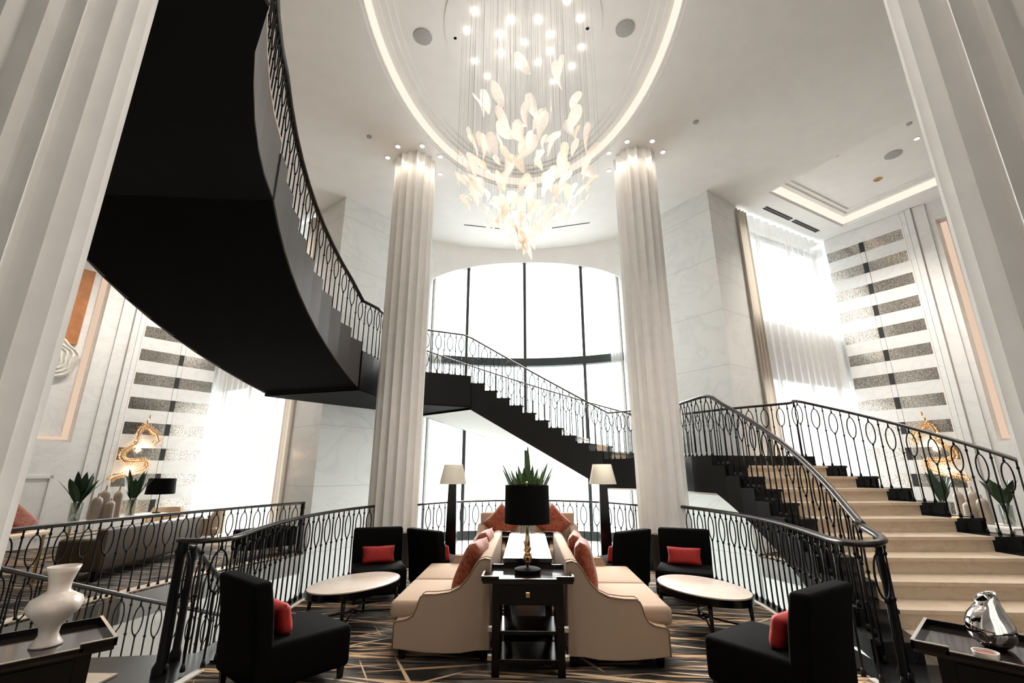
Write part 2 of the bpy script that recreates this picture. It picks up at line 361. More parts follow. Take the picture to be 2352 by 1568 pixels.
# ------------------------------------------------------------------ setting: floors
fl = MB()
outl = [(2.68, 4.25)] + LNG[::-1] + [(2.2, 8.45)] + BACKR[1:-1] + [(-2.2, 8.45)] + mir(LNG) + [(-2.68, 4.25), (-2.68, -5), (2.68, -5)]
fl.prism(outl, -0.35, 0.0)
struct(fl.obj('floor', 'carpet'))
for sx, side in ((-1, 'left'), (1, 'right')):
    s = MB(); s.prism([(sx * x, y) for x, y in [(2.68, -5), (14.5, -5), (14.5, 4.1), (5.6, 4.1), (5.5, 4.17), (2.94, 4.56), (2.96, 5.0), (2.80, 4.9), (2.68, 4.35)]], -0.35, 0.0)
    struct(s.obj('floor_entrance_' + side, 'black_stone'))
    g = [(x, y) for x, y in GAL] + [(14.5, 4.1), (14.5, 12.5), (8.9, 12.8), PIERB, (4.5, 9.85)]
    s = MB(); s.prism([(sx * x, y) for x, y in g], -0.35, 0.0); struct(s.obj('floor_gallery_' + side, 'carpet2'))
    # pale border strip along the gallery edge and lounge edge
    s = MB()
    for (x0, y0), (x1, y1) in zip(GAL, GAL[1:]):
        s.prism([(sx * (x0 + .02), y0), (sx * (x0 + .22), y0), (sx * (x1 + .22), y1), (sx * (x1 + .02), y1)], 0.0, 0.008)
    struct(s.obj('trim_gallery_border_' + side, 'tread'))
    s = MB()
    for (x0, y0), (x1, y1) in zip(LNG[:-1], LNG[1:]):
        s.prism([(sx * (x0 - .16), y0), (sx * (x0 - .12), y0), (sx * (x1 - .12), y1), (sx * (x1 - .16), y1)], 0.0, 0.012)
    struct(s.obj('trim_carpet_edge_' + side, 'trimwhite'))
    s = MB()
    for (x0, y0), (x1, y1) in zip(LNG[:-1], LNG[1:]):
        s.prism([(sx * (x0 - .12), y0), (sx * x0, y0), (sx * x1, y1), (sx * (x1 - .12), y1)], 0.0, 0.02)
    struct(s.obj('trim_kerb_' + side, 'black_stone'))
    # walls of the stair well below the gallery edge
    s = MB()
    pts = [(4.45, 9.75)] + GAL
    for (x0, y0), (x1, y1) in zip(pts, pts[1:]):
        s.face([(sx * x0, y0, LOW), (sx * x1, y1, LOW), (sx * x1, y1, -0.02), (sx * x0, y0, -0.02)])
    struct(s.obj('wall_well_' + side, 'void'))
    s = MB(); s.face([(sx * 2.6, 4.50, LOW), (sx * 5.6, 4.05, LOW), (sx * 5.6, 4.05, -0.3), (sx * 2.6, 4.50, -0.3)]); struct(s.obj('wall_well_front_' + side, 'void'))
s = MB(); s.prism([(-6, 4), (6, 4), (6, 13), (-6, 13)], LOW - 0.2, LOW); struct(s.obj('floor_lower', 'marble2'))
# marble entrance border in front of the stairs
for sx, side in ((-1, 'left'),):
    s = MB(); s.prism([(sx * x, y) for x, y in [(3.25, 3.45), (5.5, 3.45), (5.5, 4.1), (3.25, 4.1)]], 0.0, 0.012); struct(s.obj('trim_stair_border_' + side, 'tread'))
s = MB()
for sx in (-1, 1): s.prism([(sx * 2.62, 1.0), (sx * 2.68, 1.0), (sx * 2.68, 4.2), (sx * 2.62, 4.2)], 0.0, 0.012)
struct(s.obj('trim_carpet_front', 'trimwhite'))

# ------------------------------------------------------------------ setting: walls
def wall_quad(name, mat, pts_xy, z0, z1):
    s = MB()
    for (x0, y0), (x1, y1) in zip(pts_xy, pts_xy[1:]):
        s.face([(x0, y0, z0), (x1, y1, z0), (x1, y1, z1), (x0, y0, z1)])
    return struct(s.obj(name, mat))
for sx, side in ((-1, 'left'), (1, 'right')):
    X = lambda pts: [(sx * x, y) for x, y in pts]
    wall_quad('wall_bay_' + side, 'marble', X([(BX, bay(BX)), PIER]), LOW, CEIL)
    wall_quad('wall_pier_' + side, 'marble', X([PIER, PIERB]), LOW, CEIL)
    # window wall of the gallery: sill, header, jamb behind the curtain
    A = Vector(PIERB) + Vector((-0.49, 0.87)) * 0.45; B = Vector((8.7, 12.3)) + Vector((-0.49, 0.87)) * 0.45 + Vector((0.25, 0.14))
    wall_quad('wall_window_head_' + side, 'plaster', X([tuple(A), tuple(B)]), 7.75, CEIL)
    wall_quad('wall_window_jamb_' + side, 'marble', X([PIERB, tuple(A)]), 0, CEIL)
    wall_quad('wall_window_jamb_corner_' + side, 'marble', X([tuple(B), tuple(COR)]), 0, CEIL)
    w = struct(bpy.data.objects.new('window_%d' % (2 if sx < 0 else 3), None)); C.objects.link(w)
    s = MB(); s.face([(sx * A.x, A.y, 0.1), (sx * B.x, B.y, 0.1), (sx * B.x, B.y, 7.75), (sx * A.x, A.y, 7.75)]); s.obj('pane', 'pane', w)
    s = MB(); D = (B - A)
    nrm = Vector((-0.49, 0.87)) * 0.06
    for z0, z1 in ((0.0, 0.12), (3.75, 5.25), (7.68, 7.76)):
        a, b2 = A - nrm, B - nrm
        s.prism([(sx * a.x, a.y), (sx * b2.x, b2.y), (sx * (b2 + nrm * 2).x, (b2 + nrm * 2).y), (sx * (a + nrm * 2).x, (a + nrm * 2).y)], z0, z1)
    for f in (0.02, 0.34, 0.67, 0.98):
        p = A + D * f; s.box((sx * p.x, p.y, 3.9), (0.06, 0.08, 7.7), rz=sx * 0.52)
    s.obj('window_frame', 'mullion', w)
    T0 = 2.62 if sx < 0 else 2.42
    # mirror wall: solid backing, marble beyond
    wall_quad('wall_mirror_' + side, 'marble2', X([mw(0), mw(2.32)]), 0, CEIL)
    s = MB(); pts = [mw(2.32), mw(6.2)]
    # wall with a recessed niche (2.45..5.8, z 2.17..7.5)
    def q(t0, t1, z0, z1, o0=0.0, o1=0.0):
        a, b2 = mw(t0, -o0), mw(t1, -o1); s.face([(sx * a[0], a[1], z0), (sx * b2[0], b2[1], z0), (sx * b2[0], b2[1], z1), (sx * a[0], a[1], z1)])
    q(2.32, T0, 0, CEIL); q(T0, 6.0, 0, 2.17); q(T0, 6.0, 7.5, CEIL); q(6.0, 10.5, 0, CEIL)
    q(T0, 6.0, 2.17, 7.5, 0.22, 0.22); q(T0, T0, 2.17, 7.5, 0, 0.22); q(6.0, 6.0, 2.17, 7.5, 0, 0.22)
    a, b2, c, d = mw(T0), mw(6.0), mw(6.0, -0.22), mw(T0, -0.22)
    for z in (2.17, 7.5): s.face([(sx * p[0], p[1], z) for p in (a, b2, c, d)])
    struct(s.obj('wall_niche_' + side, 'marble2'))
    s = MB()
    for t0, t1, z0, z1 in ((T0 + .04, T0 + .15, 2.23, 7.44), (T0 + .15, 5.9, 2.23, 2.29)):
        a, b2 = mw(t0, -0.17), mw(t1, -0.17)
        a2, b3 = mw(t0, -0.215), mw(t1, -0.215)
        s.prism([(sx * p[0], p[1]) for p in (a, b2, b3, a2)], z0, z1)
    tag(s.obj('cove_light', 'cove_soft'), 'warm light strip edging the recessed wall niche on the %s side' % side, 'light strip')
    end = mw(10.5)
    wall_quad('wall_side_' + side, 'plaster', X([end, (14.5, 2.0), (14.5, -5)]), 0, CEIL)
wall_quad('wall_back', 'plaster', [(-14.5, -5), (14.5, -5)], 0, CEIL)
# low wainscot panel on the left niche wall
# bay wall: header above the arched window and wall below the floor
N = 36
xs = [-BX + 2 * BX * i / N for i in range(N + 1)]
s = MB()
for a, b2 in zip(xs, xs[1:]):
    s.face([(a, bay(a), arch(a)), (b2, bay(b2), arch(b2)), (b2, bay(b2), CEIL + .02), (a, bay(a), CEIL + .02)])
    s.face([(a, bay(a), arch(a)), (b2, bay(b2), arch(b2)), (b2, bay(b2) + .25, arch(b2)), (a, bay(a) + .25, arch(a))])
struct(s.obj('wall_bay_header', 'plaster'))
win = struct(bpy.data.objects.new('window_1', None)); C.objects.link(win)
s = MB()
for a, b2 in zip(xs, xs[1:]):
    s.face([(a, bay(a) + .22, -0.1), (b2, bay(b2) + .22, -0.1), (b2, bay(b2) + .22, arch(b2) + .02), (a, bay(a) + .22, arch(a) + .02)])
s.obj('pane', 'pane', win)
s = MB()
for a, b2 in zip(xs, xs[1:]):
    s.face([(a, bay(a) + .1, LOW), (b2, bay(b2) + .1, LOW), (b2, bay(b2) + .1, -0.1), (a, bay(a) + .1, -0.1)])
s.obj('frosted_pane', 'frost', win)
for z0, z1 in ((4.40, 4.62), (-0.12, 0.10)):
    s = MB(); s.loft([[(x, bay(x) + .02, z) for x, z in [(x, z0)]] + [(x, bay(x) + .02, z1), (x, bay(x) + .22, z1), (x, bay(x) + .22, z0)] for x in xs], True, True, True)
    s.obj('transom', 'transom', win)
for x in (-2.58, -1.66, -0.02, 1.62, 2.58):
    s = MB(); s.box((x, bay(x) + .10, arch(x) / 2), (0.08, 0.12, arch(x))); s.obj('mullion', 'mullion', win)
# pleated sheer valance under the arch and side sheers
def curtain(name, label, pts, z0, z1, mat, amp=0.035, wl=0.11, group=None, top=None):
    """wavy sheet along the polyline pts"""
    P = [Vector(p) for p in pts]; L = sum((b - a).length for a, b in zip(P, P[1:])); n = int(L / wl * 8)
    s = MB(); rows = [[], [], []]
    for i in range(n + 1):
        d = L * i / n; k = 0; dd = d
        while k < len(P) - 2 and dd > (P[k + 1] - P[k]).length: dd -= (P[k + 1] - P[k]).length; k += 1
        t = (P[k + 1] - P[k]).normalized(); nn = Vector((t.y, -t.x)); p = P[k] + t * dd
        ph = 2 * PI * d / wl + 0.8 * math.sin(d * 3.1)
        zt = top(p.x) if top else z1
        for r, (z, a) in enumerate(((zt, amp * 0.6), ((z0 + zt) / 2, amp), (z0, amp * 1.1))):
            q2 = p + nn * (a * math.sin(ph + 0.3 * r)); rows[r].append((q2.x, q2.y, z))
    s.loft(rows, False)
    o = s.obj(name, mat, smooth='all'); return tag(o, label, 'curtain', group)
curtain('sheer_curtain', 'pleated white sheer hanging under the arch of the bay window', [(x, bay(x) + .19) for x in xs[1:-1:2]], 6.75, 7.4, 'sheer', 0.012, 0.09, top=lambda x: arch(x) - 0.01)
for sx, side in ((-1, 'left'), (1, 'right')):
    curtain('side_curtain', 'narrow cream sheer gathered at the %s edge of the bay window' % side, [(sx * 2.56, bay(2.5) - .14), (sx * 2.28, bay(2.28) - .14)], 0.02, 6.78, 'sheer', 0.03, 0.08)
    a = Vector(PIERB) + Vector((0.49, -0.87)) * 0.04 + Vector((.87, .49)) * -0.10; b2 = COR + Vector((-.87, -.49)) * 0.06
    c1 = a + (b2 - a) * 0.10
    X = lambda p: (sx * p[0], p[1])
    off = Vector((-0.49, 0.87)) * 0.12
    curtain('drape', 'heavier beige drape between the marble pier and the sheer on the %s' % side, [X(a), X(c1)], 0.02, 7.9, 'drape', 0.05, 0.13)
    curtain('sheer_curtain', 'tall white sheer across the gallery window on the %s' % side, [X(c1 + off * .5), X(b2 + off * .5)], 0.02, 7.92, 'sheer', 0.05, 0.30)

# ------------------------------------------------------------------ setting: ceiling
EX, EY, EC = 2.36, 3.95, 5.5
def ell(k, z, n=96, d=0.0): return [((EX - d) * math.cos(2 * PI * i / n), EC + (EY - d) * math.sin(2 * PI * i / n), z) for i in range(n)]
def tray(sx, d=0.0):
    A0 = Vector((8.72, 11.50)) ; u = Vector((.86, .51)); v = Vector((.51, -.86))
    p = [A0 - u * d + v * d, A0 - u * (3.30 - d) + v * d, A0 - u * (3.30 - d) + v * (4.6 - d), A0 - u * d + v * (4.6 - d)]
    return [(sx * q2.x, q2.y) for q2 in p]
cb = bmesh.new()
def loop(pts):
    vs = [cb.verts.new((p[0], p[1], CEIL)) for p in pts]
    return [cb.edges.new((vs[i], vs[(i + 1) % len(vs)])) for i in range(len(vs))]
rside = [PIER, PIERB, tuple(Vector(PIERB) + Vector((-0.49, 0.87)) * 0.5), tuple(COR + Vector((-0.1, 0.6))), tuple(COR), mw(10.5), (14.5, 2.0), (14.5, -5)]
outline = [(x, bay(x)) for x in xs] + rside + mir(rside[::-1])
E_ = loop(outline) + loop(ell(1, CEIL)) + loop(tray(1)) + loop(tray(-1))
bmesh.ops.triangle_fill(cb, use_beauty=True, use_dissolve=False, edges=E_)
# drop any fill inside the holes
def inside(p, poly):
    c = False
    for i in range(len(poly)):
        (x0, y0), (x1, y1) = poly[i][:2], poly[(i + 1) % len(poly)][:2]
        if (y0 > p[1]) != (y1 > p[1]) and p[0] < (x1 - x0) * (p[1] - y0) / (y1 - y0) + x0: c = not c
    return c
holes = [ell(1, CEIL), tray(1), tray(-1)]
bad = [f for f in cb.faces if any(inside(f.calc_center_median(), h) for h in holes)]
bmesh.ops.delete(cb, geom=bad, context='FACES')
me = bpy.data.meshes.new('ceiling'); cb.to_mesh(me); cb.free(); me.materials.append(M['plaster'])
struct(link('ceiling', me))
# oval recess: riser glowing in place of a hidden strip, stepped mouldings, flat crown
s = MB()
s.loft([ell(1, 8.0), ell(1, 8.02, d=-.0), ell(1, 8.02, d=.05), ell(1, 8.06, d=.05)])
s.loft([ell(1, 8.20, d=.12), ell(1, 8.20, d=.22), ell(1, 8.24, d=.22), ell(1, 8.24, d=.32), ell(1, 8.28, d=.32), ell(1, 8.28, d=.42), ell(1, 8.31, d=.42)])
cr = ell(1, 8.31, d=.42); s.face(cr)
struct(s.obj('ceiling_oval_recess', 'plaster'))
s = MB(); s.loft([ell(1, 8.06, d=.05), ell(1, 8.20, d=.12)])
tag(s.obj('oval_glow_riser', 'cove'), 'riser of the oval ceiling recess, made to glow for its hidden cove light', 'light strip')
for sx, side in ((-1, 'left'), (1, 'right')):
    s = MB()
    def tl(d, z): return [(x, y, z) for x, y in tray(sx, d)]
    s.loft([tl(0, 8.0), tl(0, 8.05), tl(.04, 8.05)]); s.loft([tl(.14, 8.20), tl(.24, 8.20), tl(.24, 8.24), tl(.34, 8.24), tl(.34, 8.28)]); s.face(tl(.34, 8.28))
    struct(s.obj('ceiling_tray_' + side, 'plaster'))
    s = MB(); s.loft([tl(.04, 8.05), tl(.14, 8.20)])  # tray riser glows by its own material, like the oval one
    tag(s.obj('tray_glow_riser', 'cove'), 'riser made to glow like cove light round the rectangular ceiling tray over the %s gallery' % side, 'light strip')

# ------------------------------------------------------------------ ceiling fittings
def downlight(x, y, z, label, lit=True, r=0.045, group=None, e=0):
    t = thing('downlight', label, 'downlight', (x, y, z), 0, group)
    s = MB(); s.lathe([(r * 1.5, 0), (r * 1.5, -0.012), (r, -0.012), (r, -0.004)], n=16, cap1=False); s.obj('trim_ring', 'plaster' if lit else 'brass', t)
    s = MB(); s.lathe([(r, -0.006), (0.001, -0.006)], n=16, cap0=False, cap1=False); s.obj('lens', 'led' if lit else 'gold', t)
    if e:
        light('downlight_lamp', 'SPOT', (x, y, z - 0.03), e, (1, .84, .66), size=0.03, spot=1.9)
    return t
for sx, side in ((-1, 'left'), (1, 'right')):
    for i, a in enumerate((-160, -115, -65, -20, 40, 140)):
        x = sx * 2.35 + 0.60 * math.cos(math.radians(a)); y = 8.45 + 0.60 * math.sin(math.radians(a))
        downlight(x, y, CEIL, 'small lit downlight in the ring round the top of the fluted column on the %s' % side, group='downlights round the %s rear column' % side, e=4)
downlight(8.26, 8.35, 8.28, 'lit downlight in the ceiling tray of the right gallery')
downlight(6.89, 8.82, 8.28, 'brass downlight in the ceiling tray, the one nearer the oval recess', False, 0.06)
downlight(8.47, 9.75, 8.28, 'brass downlight in the ceiling tray, the one nearer the mirrored wall', False, 0.06)
def disc(name, label, cat, x, y, z, r, mat='grey'):
    s = MB(); s.lathe([(r, 0), (r, -0.015), (r * .9, -0.02), (0.001, -0.02)], (0, 0, 0), 28, cap1=False)
    o = s.obj(name, mat, smooth=True); o.location = (x, y, z); return tag(o, label, cat)
disc('ceiling_speaker', 'round grey speaker in the oval ceiling recess, nearer the black staircase', 'speaker', -1.62, 5.72, 8.31, .15)
disc('ceiling_speaker', 'round grey speaker in the oval ceiling recess, farther from the black staircase', 'speaker', 1.62, 5.68, 8.31, .15)
disc('ceiling_speaker', 'round grey speaker in the ceiling tray of the right gallery', 'speaker', 8.15, 8.85, 8.28, .16)
for x, y, l in ((-1.1, 5.75, 'beside the speaker near the black staircase'), (1.02, 5.65, 'beside the speaker away from the black staircase'), (0.0, 8.0, 'at the far end of the oval'),):
    disc('sprinkler', 'tiny sprinkler head in the oval recess ' + l, 'sprinkler', x, y, 8.31, .03)
for x, y, z, l in ((-3.1, 7.6, 8.0, 'between the black staircase and the column'), (3.3, 7.4, 8.0, 'between the right column and the tray'), (7.75, 7.9, 8.28, 'inside the ceiling tray')):
    disc('smoke_detector', 'small detector on the ceiling ' + l, 'detector', x, y, z, .05)
def slot(label, a, b2, w=0.05, n=2):
    t = thing('linear_vent', label, 'vent', (0, 0, 0)); a = Vector(a); b2 = Vector(b2); d = (b2 - a).normalized(); nn = Vector((-d.y, d.x))
    for k in range(n):
        s = MB(); p, q2 = a + nn * (k * w * 1.5), b2 + nn * (k * w * 1.5)
        s.prism([tuple(p - nn * w / 2), tuple(q2 - nn * w / 2), tuple(q2 + nn * w / 2), tuple(p + nn * w / 2)], CEIL - 0.012, CEIL - 0.002)
        s.obj('slot', 'dark', t)
slot('dark double air slot in the ceiling by the right gallery curtain', (6.12, 10.42), (7.1, 11.02), .045)
slot('dark double air slot in the ceiling near the corner of the mirrored wall', (7.2, 11.08), (8.2, 11.69), .045)
slot('thin air slot in the bay ceiling on the left of the chandelier tip', (-1.65, 11.05), (-0.65, 11.3), .02, 1)
slot('thin air slot in the bay ceiling on the right of the chandelier tip', (0.75, 11.3), (1.75, 11.05), .02, 1)

# ------------------------------------------------------------------ fluted columns
def column_mesh(R=0.43, nf=16, m=8, z0=0.57, z1=8.0, d=0.075):
    s = MB(); rings = []
    for z in (z0, 2.5, 4.5, 6.5, z1):
        ring = []
        for i in range(nf * m):
            f = (i % m) / m; a = 2 * PI * (i + m / 2) / (nf * m)
            r = R - d * math.sin(PI * f) ** 0.9 * 0.8
            ring.append((r * math.cos(a), r * math.sin(a), z))
        rings.append(ring)
    s.loft(rings, True, True, True)
    return s.mesh('shaft', 'column', smooth=0.42)
colmesh = column_mesh()
colmesh_near = column_mesh(nf=24, d=0.06)
s = MB(); s.lathe([(.40, 0), (.40, .50), (.415, .52), (.415, .57)], n=40); plinthmesh = s.mesh('plinth', 'black_stone', smooth=True)
s = MB(); s.lathe([(.43, .0), (.435, .012), (.41, .02)], n=40, cap0=False, cap1=False); collar = s.mesh('collar', 'edge_metal', smooth=True)
for x, y, l in ((-2.35, 8.45, 'fluted white column on black plinth beside the left black armless chair'), (2.35, 8.45, 'fluted white column on black plinth at the foot of the upper marble flight'),
                (-2.52, 1.74, 'huge fluted column in front of the black staircase soffit'), (2.38, 1.76, 'huge fluted column in front of the right gallery niche')):
    t = thing('fluted_column', l, 'column', (x, y, 0), 0.1, 'fluted columns')
    link('shaft', colmesh if y > 4 else colmesh_near, t); link('plinth', plinthmesh, t); link('collar', collar, t, (0, 0, .55))

# ------------------------------------------------------------------ railings
RH = 0.98
_bal = {}
def bal_mesh(kind, h):
    h = round(h / 0.02) * 0.02
    if (kind, h) in _bal: return _bal[(kind, h)]
    s = MB(); b = 0.0095
    def ball(z, r): s.lathe([(b, z - r), (r, z - r * .3), (r, z + r * .3), (b, z + r)], n=6, cap0=False, cap1=False)
    if kind == 0:
        s.lathe([(b, 0), (b, h)], n=6); ball(h - .07, .017); ball(h - .40, .017)
        s.lathe([(.02, 0), (.02, .02), (b, .06)], n=6)
    else:
        s.lathe([(b, 0), (b, h - .39)], n=6); ball(h - .40, .017); ball(h - .045, .015); s.lathe([(b, h - .06), (b, h)], n=6)
        s.ring_ellipse((0, 0, h - .225), (1, 0, 0), .067, .165, .0085)
        s.lathe([(.02, 0), (.02, .02), (b, .06)], n=6)
    me = s.mesh('baluster', 'iron', smooth='all'); _bal[(kind, h)] = me; return me
def polylen(P):
    L = [0]
    for a, b in zip(P, P[1:]): L.append(L[-1] + math.hypot(b[0] - a[0], b[1] - a[1]))
    return L
def at(P, L, d):
    for i in range(len(P) - 1):
        if d <= L[i + 1] or i == len(P) - 2:
            f = (d - L[i]) / max(1e-6, L[i + 1] - L[i]); return [a + (b - a) * f for a, b in zip(P[i], P[i + 1])], math.atan2(P[i + 1][1] - P[i][1], P[i + 1][0] - P[i][0])
def railing(label, path, foot, pitch=0.138, start=0.06, endgap=0.04, newels=(), hr=0.027, group=None, skip=None, phase=0, rail_ext=None, nr=None):
    """path: handrail centre line (x,y,z); foot(x,y,d) -> z of the tread under it"""
    t = thing('balustrade', label, 'railing', (path[0][0], path[0][1], path[0][2] - RH))
    o0 = Vector(t.location)
    s = MB(); s.tube([Vector(p) - o0 for p in (rail_ext or path)], hr * 1.15, n=10, ry=hr * .8); s.obj('handrail', 'rail', t, smooth='all')
    L = polylen(path); d = start; i = phase
    while d < L[-1] - endgap:
        p, a = at(path, L, d); z0 = foot(p[0], p[1], d)
        if not (skip and skip(p)):
            h = p[2] - hr * .6 - z0
            link('oval_baluster' if i % 2 else 'baluster', bal_mesh(i % 2, h), t, Vector((p[0], p[1], z0)) - o0, (0, 0, a))
        d += pitch; i += 1
    for p, z0, r in newels:
        s = MB(); s.lathe([(r * 1.6, 0), (r * 1.6, .05), (r, .09), (r, p[2] - z0 - .12), (r * 1.3, p[2] - z0 - .09), (r, p[2] - z0 - .05), (r, p[2] - z0)], n=10)
        link('newel_post', s.mesh('newel_post', 'iron', smooth=True), t, Vector((p[0], p[1], z0)) - o0)
    return t
def smooth_path(P, n=4):
    """Catmull-Rom through P"""
    out = []
    Q = [Vector(p) for p in P]
    for i in range(len(Q) - 1):
        p0, p1, p2, p3 = Q[max(0, i - 1)], Q[i], Q[i + 1], Q[min(len(Q) - 1, i + 2)]
        for k in range(n):
            f = k / n; out.append(0.5 * ((2 * p1) + (p2 - p0) * f + (2 * p0 - 5 * p1 + 4 * p2 - p3) * f * f + (3 * p1 - p0 - 3 * p2 + p3) * f ** 3))
    out.append(Q[-1]); return [tuple(v) for v in out]

# ------------------------------------------------------------------ stairs
RISE = 0.1636
def flight(name, label, inner, outer, z0, rise, soff, fas_mat, sof_mat, end_w=0.38, thick=0.06, landing=None, landing_soff=None, fas_out=None, steps=True):
    """inner/outer: lists of n+1 plan points (nosing k at index k); step k top = z0 + rise*(k+1). soff(k) -> underside height at nosing k"""
    n = len(inner) - 1
    t = thing(name, label, 'staircase', (inner[0][0], inner[0][1], z0)); o0 = Vector(t.location)
    for k in range(n):
        a, b, c, d = [Vector(p) for p in (inner[k], outer[k], outer[k + 1], inner[k + 1])]
        zt = z0 + rise * (k + 1); zb = zt - abs(rise) - 0.02
        wa = (b - a); wd = (c - d); fa = end_w / wa.length; fd = end_w / wd.length
        def blk(f0, f1, mat, par, nm, lab=None):
            s = MB(); q = [a + wa * f0[0], a + wa * f1[0], d + wd * f1[1], d + wd * f0[1]]
            s.prism([(p.x - o0.x, p.y - o0.y) for p in q], zb - o0.z, zt - .035 - o0.z)
            e = ((q[0] - q[3]).normalized() * .035, (q[1] - q[2]).normalized() * .035)
            s.prism([(p.x - o0.x, p.y - o0.y) for p in (q[0] + e[0], q[1] + e[1], q[2], q[3])], zt - .035 - o0.z, zt - o0.z)
            return s.obj(nm, mat, par)
        st = blk((fa, fd), (1 - fa, 1 - fd), 'tread', t, 'step')
        blk((0, 0), (fa, fd), 'black_stone', st, 'end_block'); blk((1 - fa, 1 - fd), (1, 1), 'black_stone', st, 'end_block')
    for side, P, Q, mat in (('inner', inner, outer, fas_mat), ('outer', outer, inner, fas_out or fas_mat)):
        s = MB()
        for k in range(n):
            a, b = Vector(P[k]), Vector(P[k + 1]); ia, ib = (Vector(Q[k]) - a).normalized() * thick, (Vector(Q[k + 1]) - b).normalized() * thick
            zt = z0 + rise * (k + 1) + 0.004
            a = a - ia * .35; b = b - ib * .35
            q = [(a.x - o0.x, a.y - o0.y), (b.x - o0.x, b.y - o0.y), (b.x + ib.x - o0.x, b.y + ib.y - o0.y), (a.x + ia.x - o0.x, a.y + ia.y - o0.y)]
            s.prism(q, [soff(k) - o0.z, soff(k + 1) - o0.z, soff(k + 1) - o0.z, soff(k) - o0.z], zt - o0.z)
        s.obj('stringer', mat, t)
    s = MB()
    ri = [[(inner[k][0] - o0.x, inner[k][1] - o0.y, soff(k) - o0.z), (outer[k][0] - o0.x, outer[k][1] - o0.y, soff(k) - o0.z)] for k in range(n + 1)]
    s.loft(ri, False); s.obj('soffit', sof_mat, t, smooth='all')
    if landing:
        pts, zl, zs = landing
        s = MB(); s.prism([(x - o0.x, y - o0.y) for x, y in pts], zl - .05 - o0.z, zl - o0.z); s.obj('landing_floor', 'fascia_shade', t)
        s = MB(); s.prism([(x - o0.x, y - o0.y) for x, y in pts], zs + .03 - o0.z, zl - .05 - o0.z); s.obj('landing_fascia', 'fascia_shade', t)
        s = MB(); s.prism([(x - o0.x, y - o0.y) for x, y in pts], zs - o0.z, zs + .03 - o0.z); s.obj('landing_soffit', landing_soff or sof_mat, t)
    return t
NS = 11
yi1 = [4.55 + .325 * k for k in range(NS)]; yo1 = [4.30 + .41 * k for k in range(NS)]
in1 = [(Xi(y), y) for y in yi1]; out1 = [(Xo(y), y) for y in yo1]
Z1 = RISE * NS                                   # first landing 1.80
R2 = 0.1673; Z2 = Z1 + R2 * NS                   # second landing 3.64
Z3 = Z2 + RISE * NS                              # upper floor 5.44
inL = [in1[-1], (2.88, 8.35), (2.84, 8.85), (2.25, 9.72), (1.65, 10.20)]
outL = [(2.60, 11.40), (2.78, 11.42), (4.22, 9.58), out1[-1]]
land1 = inL + outL
flight('marble_staircase', 'cream marble staircase with black ends rising on the right to a landing', in1, out1, 0.0, RISE, lambda k: RISE * k - 0.40 if k > 1 else max(-.0, RISE * k - .40), 'fascia_shade', 'soffit_white',
       landing=(land1, Z1, Z1 - .62))
# flight 2, across the bay
in2 = [(1.65 - .29 * k, 10.20 + .10 * (1 - ((1.65 - .29 * k) / 1.65) ** 2)) for k in range(NS)]
out2 = [(2.60 - .52 * k, 11.40 + .30 * (1 - ((2.6 - .52 * k) / 2.6) ** 2)) for k in range(NS)]
flight('rear_staircase', 'black sided stair flight crossing in front of the bay window', in2, out2, Z1, R2, lambda k: Z1 + R2 * k - 0.60, 'fascia_shade', 'soffit_white', thick=.06)
# flight 3, overhead on the left
yi3 = [7.90 - .325 * k for k in range(NS)]; yo3 = [8.50 - .41 * k for k in range(NS)]
in3 = [(-Xi(y), y) for y in yi3]; out3 = [(-Xo(y), y) for y in yo3]
land2 = mir([(2.94, 7.90), (2.88, 8.35), (2.84, 8.85), (2.25, 9.72), (1.25, 10.22)]) + mir([(2.60, 11.40), (2.78, 11.42), (4.22, 9.58), (-out3[0][0], out3[0][1])])
flight('black_staircase', 'sweeping black staircase with dark underside overhead on the left', in3, out3, Z2, RISE, lambda k: Z2 + RISE * k - .66, 'fascia_lit', 'soffit_black',
       landing=(land2, Z2, Z2 - .72), landing_soff='soffit_black')
# upper landing that the flight runs on to
s_ = thing('upper_landing', 'black edged upper landing at the head of the overhead staircase', 'landing', (-4, 3.5, Z3))
ul_in = [in3[-1]] + [(-Xi(y), y) for y in (4.2, 3.8, 3.4, 3.0, 2.7)] + [(-1.75, 2.35), (-1.75, 2.1)]
ul_out = [(-6.3, 2.1), (-6.2, 3.2), (-5.75, 4.0), out3[-1]]
pts = [(x + 4, y - 3.5) for x, y in ul_in + ul_out]
s = MB(); s.prism(pts, -.82, -.78); s.obj('landing_soffit', 'soffit_black', s_)
s = MB(); s.prism(pts, -.78, -.02); s.obj('landing_fascia', 'fascia_lit', s_)
s = MB(); s.prism(pts, -.02, 0.02); s.obj('landing_floor', 'tread', s_)
# flight going down on the left
yiD = [4.55 + .325 * k for k in range(NS)]; yoD = [4.15 + .40 * k for k in range(NS)]
inD = [(-Xi(y) - .06, y) for y in yiD]; outD = [(-Xg(y) + .12, y) for y in yoD]
landD = mir([(3.02, 7.8), (2.88, 8.4), (2.84, 8.9), (2.3, 9.8), (1.7, 10.3), (2.6, 11.6), (4.25, 9.55), (4.75, 8.2)])
flight('lower_staircase', 'marble stair flight going down beside the left gallery', inD, outD, -RISE, -RISE, lambda k: -RISE * k - .75, 'fascia_shade', 'soffit_white',
       landing=(landD, -Z1 - .164, -Z1 - .6), end_w=.3)

# railings: level ones
fz = lambda z: (lambda x, y, d: z)
def stepfoot(ys, z0, rise, up=True, inset=0.0):
    def f(x, y, d):
        k = 0
        if up: k = sum(1 for v in ys if y >= v)
        else: k = sum(1 for v in ys if y <= v)
        return z0 + rise * min(k, NS)
    return f
LR = smooth_path([(x - .06, y, RH) for x, y in LNG], 4)
